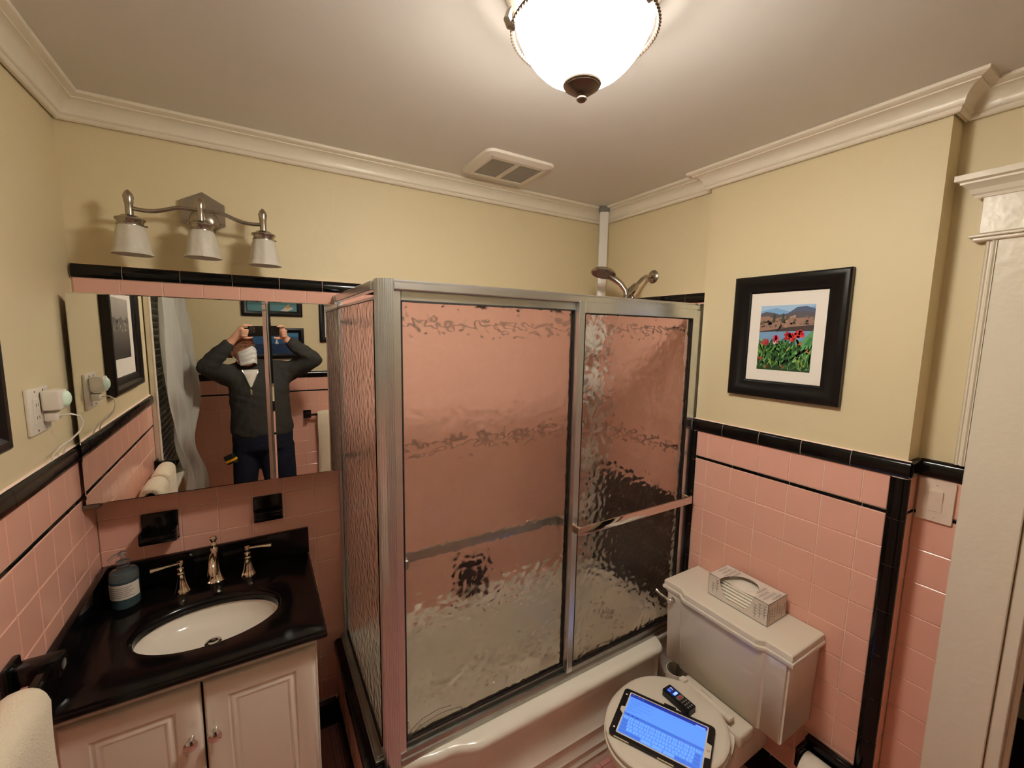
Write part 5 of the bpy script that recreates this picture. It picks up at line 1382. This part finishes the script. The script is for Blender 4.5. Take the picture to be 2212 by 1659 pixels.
b.ell(H(0, .094, -.018), (.013, .017, .020), Hm); b.tube([H(0, .080, .022), H(0, .094, .0), H(0, .100, -.020)], [.008, .010, .013], 8)
for s_ in (-1, 1):
    b.ell(H(s_ * .077, -.008, -.008), (.010, .019, .030), Hm)
    b.ell(H(s_ * .033, .070, .030), (.024, .014, .009), Hm)
b.tube([H(0, -.012, -.06), nk, V((.478, -2.105, 1.41))], [.056, .058, .075], 14)
b.tube([V((.478, -2.105, 1.43)), V((.482, -2.10, 1.30)), V((.488, -2.095, 1.12)), V((.492, -2.095, .98)), V((.492, -2.095, .90))], [.10, .118, .108, .108, .10], 16, sq=.72)
b.tube([shL, V((.48, -2.10, 1.42)), shR], [.055, .075, .055], 12)
for sh_, el_, wr_ in ((shL, elL, wrL), (shR, elR, wrR)):
    b.tube([sh_, sh_.lerp(el_, .5), el_], [.052, .048, .040], 12); b.tube([el_, el_.lerp(wr_, .4), wr_], [.040, .037, .026], 12)
for hx, kx in ((.405, .385), (.580, .600)):
    b.tube([V((hx, -2.095, .93)), V((kx, -2.085, .50)), V((kx, -2.11, .10)), V((kx, -2.11, .04))], [.072, .054, .040, .040], 14)
    b.tube([V((kx, -2.13, .035)), V((kx + .012, -1.92, .03))], [.035, .032], 10)
def hand(b, pl, wr, sg):
    """sg=+1: hand at the -R end of the phone; fingers stacked round that end"""
    R_, U_, F_ = AX_R * sg, AX_U, AX_F
    b.ell(pl, (.024, .026, .040), Matrix((AX_R, AX_F, AX_U)).transposed()); b.tube([wr, wr.lerp(pl, .5), pl], [.025, .027, .026], 12)
    for k, (du, ln, r_) in enumerate(((.034, .034, .0088), (.014, .026, .0092), (-.006, .024, .0090), (-.026, .020, .0080))):
        a = pl + U_ * du + F_ * .010 - R_ * .006
        if k == 0: pts = [a, a + R_ * .012 + U_ * .012 + F_ * .014, a + R_ * .040 + U_ * .014 + F_ * .020, a + R_ * .062 + U_ * .010 + F_ * .020]
        else: pts = [a, a + R_ * -.004 + F_ * .022, a + R_ * (.010 + .3 * ln) + F_ * .034, a + R_ * (.008 + ln) + F_ * .024]
        b.tube(pts, [r_ * 1.15, r_ * 1.1, r_, r_ * .85], 8)
        b.ell(pts[-1], (r_ * .85,) * 3, u=8, v=6)
    t0 = pl - U_ * .030 + R_ * .004
    tp_ = [t0, t0 + R_ * .020 - U_ * .014 + F_ * .006, t0 + R_ * .042 - U_ * .013 + F_ * .012, t0 + R_ * .064 - U_ * .008 + F_ * .014]
    b.tube(tp_, [.013, .012, .0105, .0085], 8); b.ell(tp_[-1], (.0085,) * 3, u=8, v=6)
hand(b, plL, wrL, 1); hand(b, plR, wrR, -1)
per = obj('person', b, M['skin'], None)
remesh(per, .0052, 4)
tag(per, 'person in charcoal jacket and white face mask photographing with a phone, in mirror', 'person')
# jacket
b = B()
b.tube([V((.474, -2.112, 1.475)), V((.478, -2.106, 1.435)), V((.482, -2.10, 1.33)), V((.486, -2.095, 1.15)), V((.490, -2.095, 1.03)), V((.491, -2.095, .975)), V((.491, -2.095, .945))], [.078, .135, .166, .164, .174, .176, .160], 24, sq=.74)
b.tube([shL + V((.0, 0, .0)), V((.40, -2.09, 1.452)), V((.48, -2.11, 1.455)), V((.57, -2.11, 1.455)), shR], [.073, .070, .075, .070, .073], 14)
b.tube([V((.47, -2.12, 1.46)), V((.466, -2.115, 1.495))], [.078, .074], 16)
for sh_, el_, wr_, s2 in ((shL, elL, wrL, -1), (shR, elR, wrR, 1)):
    b.tube([sh_.lerp(V((.485, -2.1, 1.36)), .35), sh_, sh_.lerp(el_, .55), el_, ], [.085, .078, .070, .060], 14)
    b.ell(el_, (.060, .060, .058)); b.tube([el_, el_.lerp(wr_, .45), el_.lerp(wr_, .80), el_.lerp(wr_, .90)], [.060, .056, .044, .038], 14)
jk = obj('jacket', b, M['jacket'], per); remesh(jk, .011, 8)
rnd = random.Random(3)
for v in jk.data.vertices:
    wv = jk.data and (v.co + wl(jk))
    k = math.sin(wv.x * 38 + wv.z * 55 + 3 * math.sin(wv.z * 20)) * .5 + math.sin(wv.x * 70 - wv.z * 40 + wv.y * 50) * .5
    v.co += v.normal * k * .0035
b = B()
b.tube([V((.491, -2.095, 1.0)), V((.491, -2.095, .93)), V((.490, -2.095, .85))], [.168, .170, .164], 20, sq=.74)
for hx, kx in ((.412, .385), (.575, .602)):
    b.tube([V((hx, -2.095, .87)), V((hx - .004 if hx < .5 else hx + .004, -2.09, .76)), V((kx, -2.085, .50)), V((kx, -2.11, .12)), V((kx, -2.11, .05))], [.092, .090, .073, .064, .066], 16)
jn = obj('jeans', b, M['jeans'], per); remesh(jn, .011, 6)
for kx in (.385, .602):
    b = B().ell((kx + .006, -2.02, .042), (.05, .15, .042)); b.ell((kx, -2.12, .06), (.048, .055, .06))
    sho = obj('shoe', b, M['shoe'], per); remesh(sho, .01, 4)
def shell(target, f_, nu, nv, off, d, name, mt, dist=.6):
    bv = BVHTree.FromPolygons([v.co + wl(target) for v in target.data.vertices], [tuple(p_.vertices) for p_ in target.data.polygons])
    b = B()
    def g(u, v):
        o_ = f_(u, v); h = bv.ray_cast(o_, d, dist)
        return (h[0] - d * off) if h[0] is not None else o_ + d * .2
    b.grid(g, nu, nv); return obj(name, b, mt, per, ang=80)
dn = V((-.10, -1, 0)).normalized()
def vee(u, v):
    z = 1.462 - v * .125; w_ = .046 * (1 - v) + .004
    return V((.486 - .006 * v + (u - .5) * 2 * w_, -1.80, z))
shell(jk, vee, 10, 14, .004, dn, 'shirt', M['shirt'])
shell(jk, lambda u, v: V((.480 + (u - .5) * .010, -1.80, 1.325 - v * .045)), 2, 6, .007, dn, 'zip_pull', M['chrome'])
shell(jk, lambda u, v: V((.486 + (-1 if u < .5 else 1) * (.066 * (1 - v) + .004) + (abs(2 * u - 1) - .5) * .006, -1.80, 1.475 - v * .158)), 3, 16, .006, dn, 'zip_teeth', M['nickel']) if False else None
for s_ in (-1, 1):
    shell(jk, lambda u, v, s_=s_: V((.486 - .006 * v + s_ * (.046 * (1 - v) + .006) + (u - .5) * .005, -1.80, 1.462 - v * .125)), 1, 14, .006, dn, 'zip_teeth', M['nickel'])
# hair
b = B()
def hair(u, v):
    th = v * PI * .56; ph_ = u * 2 * PI
    r, fw, up = math.sin(th) * math.cos(ph_), math.sin(th) * math.sin(ph_), math.cos(th)
    return H(r * .082, -.016 + fw * .098 - (.012 if fw < 0 else 0), .034 + up * .100 - (.03 * th if fw < .2 else -.035 * (fw - .2) * th))
b.grid(hair, 32, 14, closed_u=True); obj('hair', b, M['hair'], per, ang=80)
# mask
b = B()
def maskf(u, v):
    a = (u - .5) * PI * .74; z = -.004 - v * .100
    fw = .098 * math.cos(a * .96) + .022 * (1 - abs(2 * u - 1)) * (.45 + .55 * math.sin(v * PI)); r = .073 * math.sin(a)
    pl_ = .0035 * math.sin(v * 22) * math.cos(a)
    return H(r * (1 - .10 * v), .004 + fw * (1 - .10 * v) + pl_, z - .010 * abs(math.sin(a)) + .022 * (1 - v) * math.cos(a) ** 6)
b.grid(maskf, 24, 14); obj('face_mask', b, M['mask'], per, ang=80)
for s_ in (-1, 1): obj('ear_loop', B().tube([H(s_ * .072, .03, .0), H(s_ * .080, -.005, .020), H(s_ * .082, -.028, .0), H(s_ * .078, .0, -.04), H(s_ * .066, .03, -.08)], .0016, 6), M['mask'], per)
for s_ in (-1, 1): obj('eye', B().ell(H(s_ * .032, .074, .022), (.011, .010, .007), Hm, 12, 8), M['sink'], per)
for s_ in (-1, 1): obj('iris', B().ell(H(s_ * .032, .0825, .022), (.0048, .003, .0048), Hm, 10, 6), M['black_plastic'], per)
for s_ in (-1, 1): obj('eyebrow', B().tube([H(s_ * .016, .086, .042), H(s_ * .034, .084, .048), H(s_ * .050, .070, .044)], [.003, .004, .0025], 6), M['hair'], per)
# phone
phn = thing('phone', 'black phone held up in both hands, seen in mirror', 'phone', tuple(pc))
pm = Matrix((AX_R, AX_F, AX_U)).transposed()
b = B(); b.prism(rr(-PHN[0], PHN[0], -PHN[1], PHN[1], .010, 5), -PHN[2], PHN[2], lambda u, v, h: pc + AX_R * u + AX_U * v + AX_F * h); obj('body', b, M['phone'], phn, ang=35)
lens = LEN - AX_F * .0008
b = B(); bc = V((0, 0, 0))
b.prism(rr(-.010, .030, -.012, .032, .008, 4), -.0002, .0010, lambda u, v, h: lens + AX_R * (u - .004) + AX_U * (v - .016) + AX_F * (h - .0008))
obj('camera_bump', b, M['black_plastic'], phn)
b = B()
for du, dv in ((.018, .010), (.018, -.012), (-.004, .010)):
    b.lathe([(.0045, 0), (.0075, 0), (.0075, .0014), (.0045, .0014)], tuple(lens + AX_R * (du - .004) + AX_U * (dv - .004)), axis=AX_F, n=20)
obj('lens_ring', b, M['nickel'], phn)
# tape measure clipped at the pocket
tpm = thing('tape_measure', 'yellow and black tape measure clipped to the jeans pocket, in mirror', 'tape measure', (.312, -2.0, .785))
tr = Matrix.Translation((.312, -1.985, .818)) @ Euler((0, math.radians(-24), math.radians(20))).to_matrix().to_4x4()
b = B().box(-.034, .034, -.020, .020, -.034, .034, .010, 3, mx=tr); obj('case', b, M['black_plastic'], tpm)
b = B().box(-.032, .0345, -.0206, .0206, -.020, .000, .003, 2, mx=tr); obj('band', b, M['yellow'], tpm)
b = B().box(.020, .040, .006, .016, -.036, -.030, .001, 1, mx=tr); obj('hook', b, M['nickel'], tpm)
bpy.context.view_layer.update()
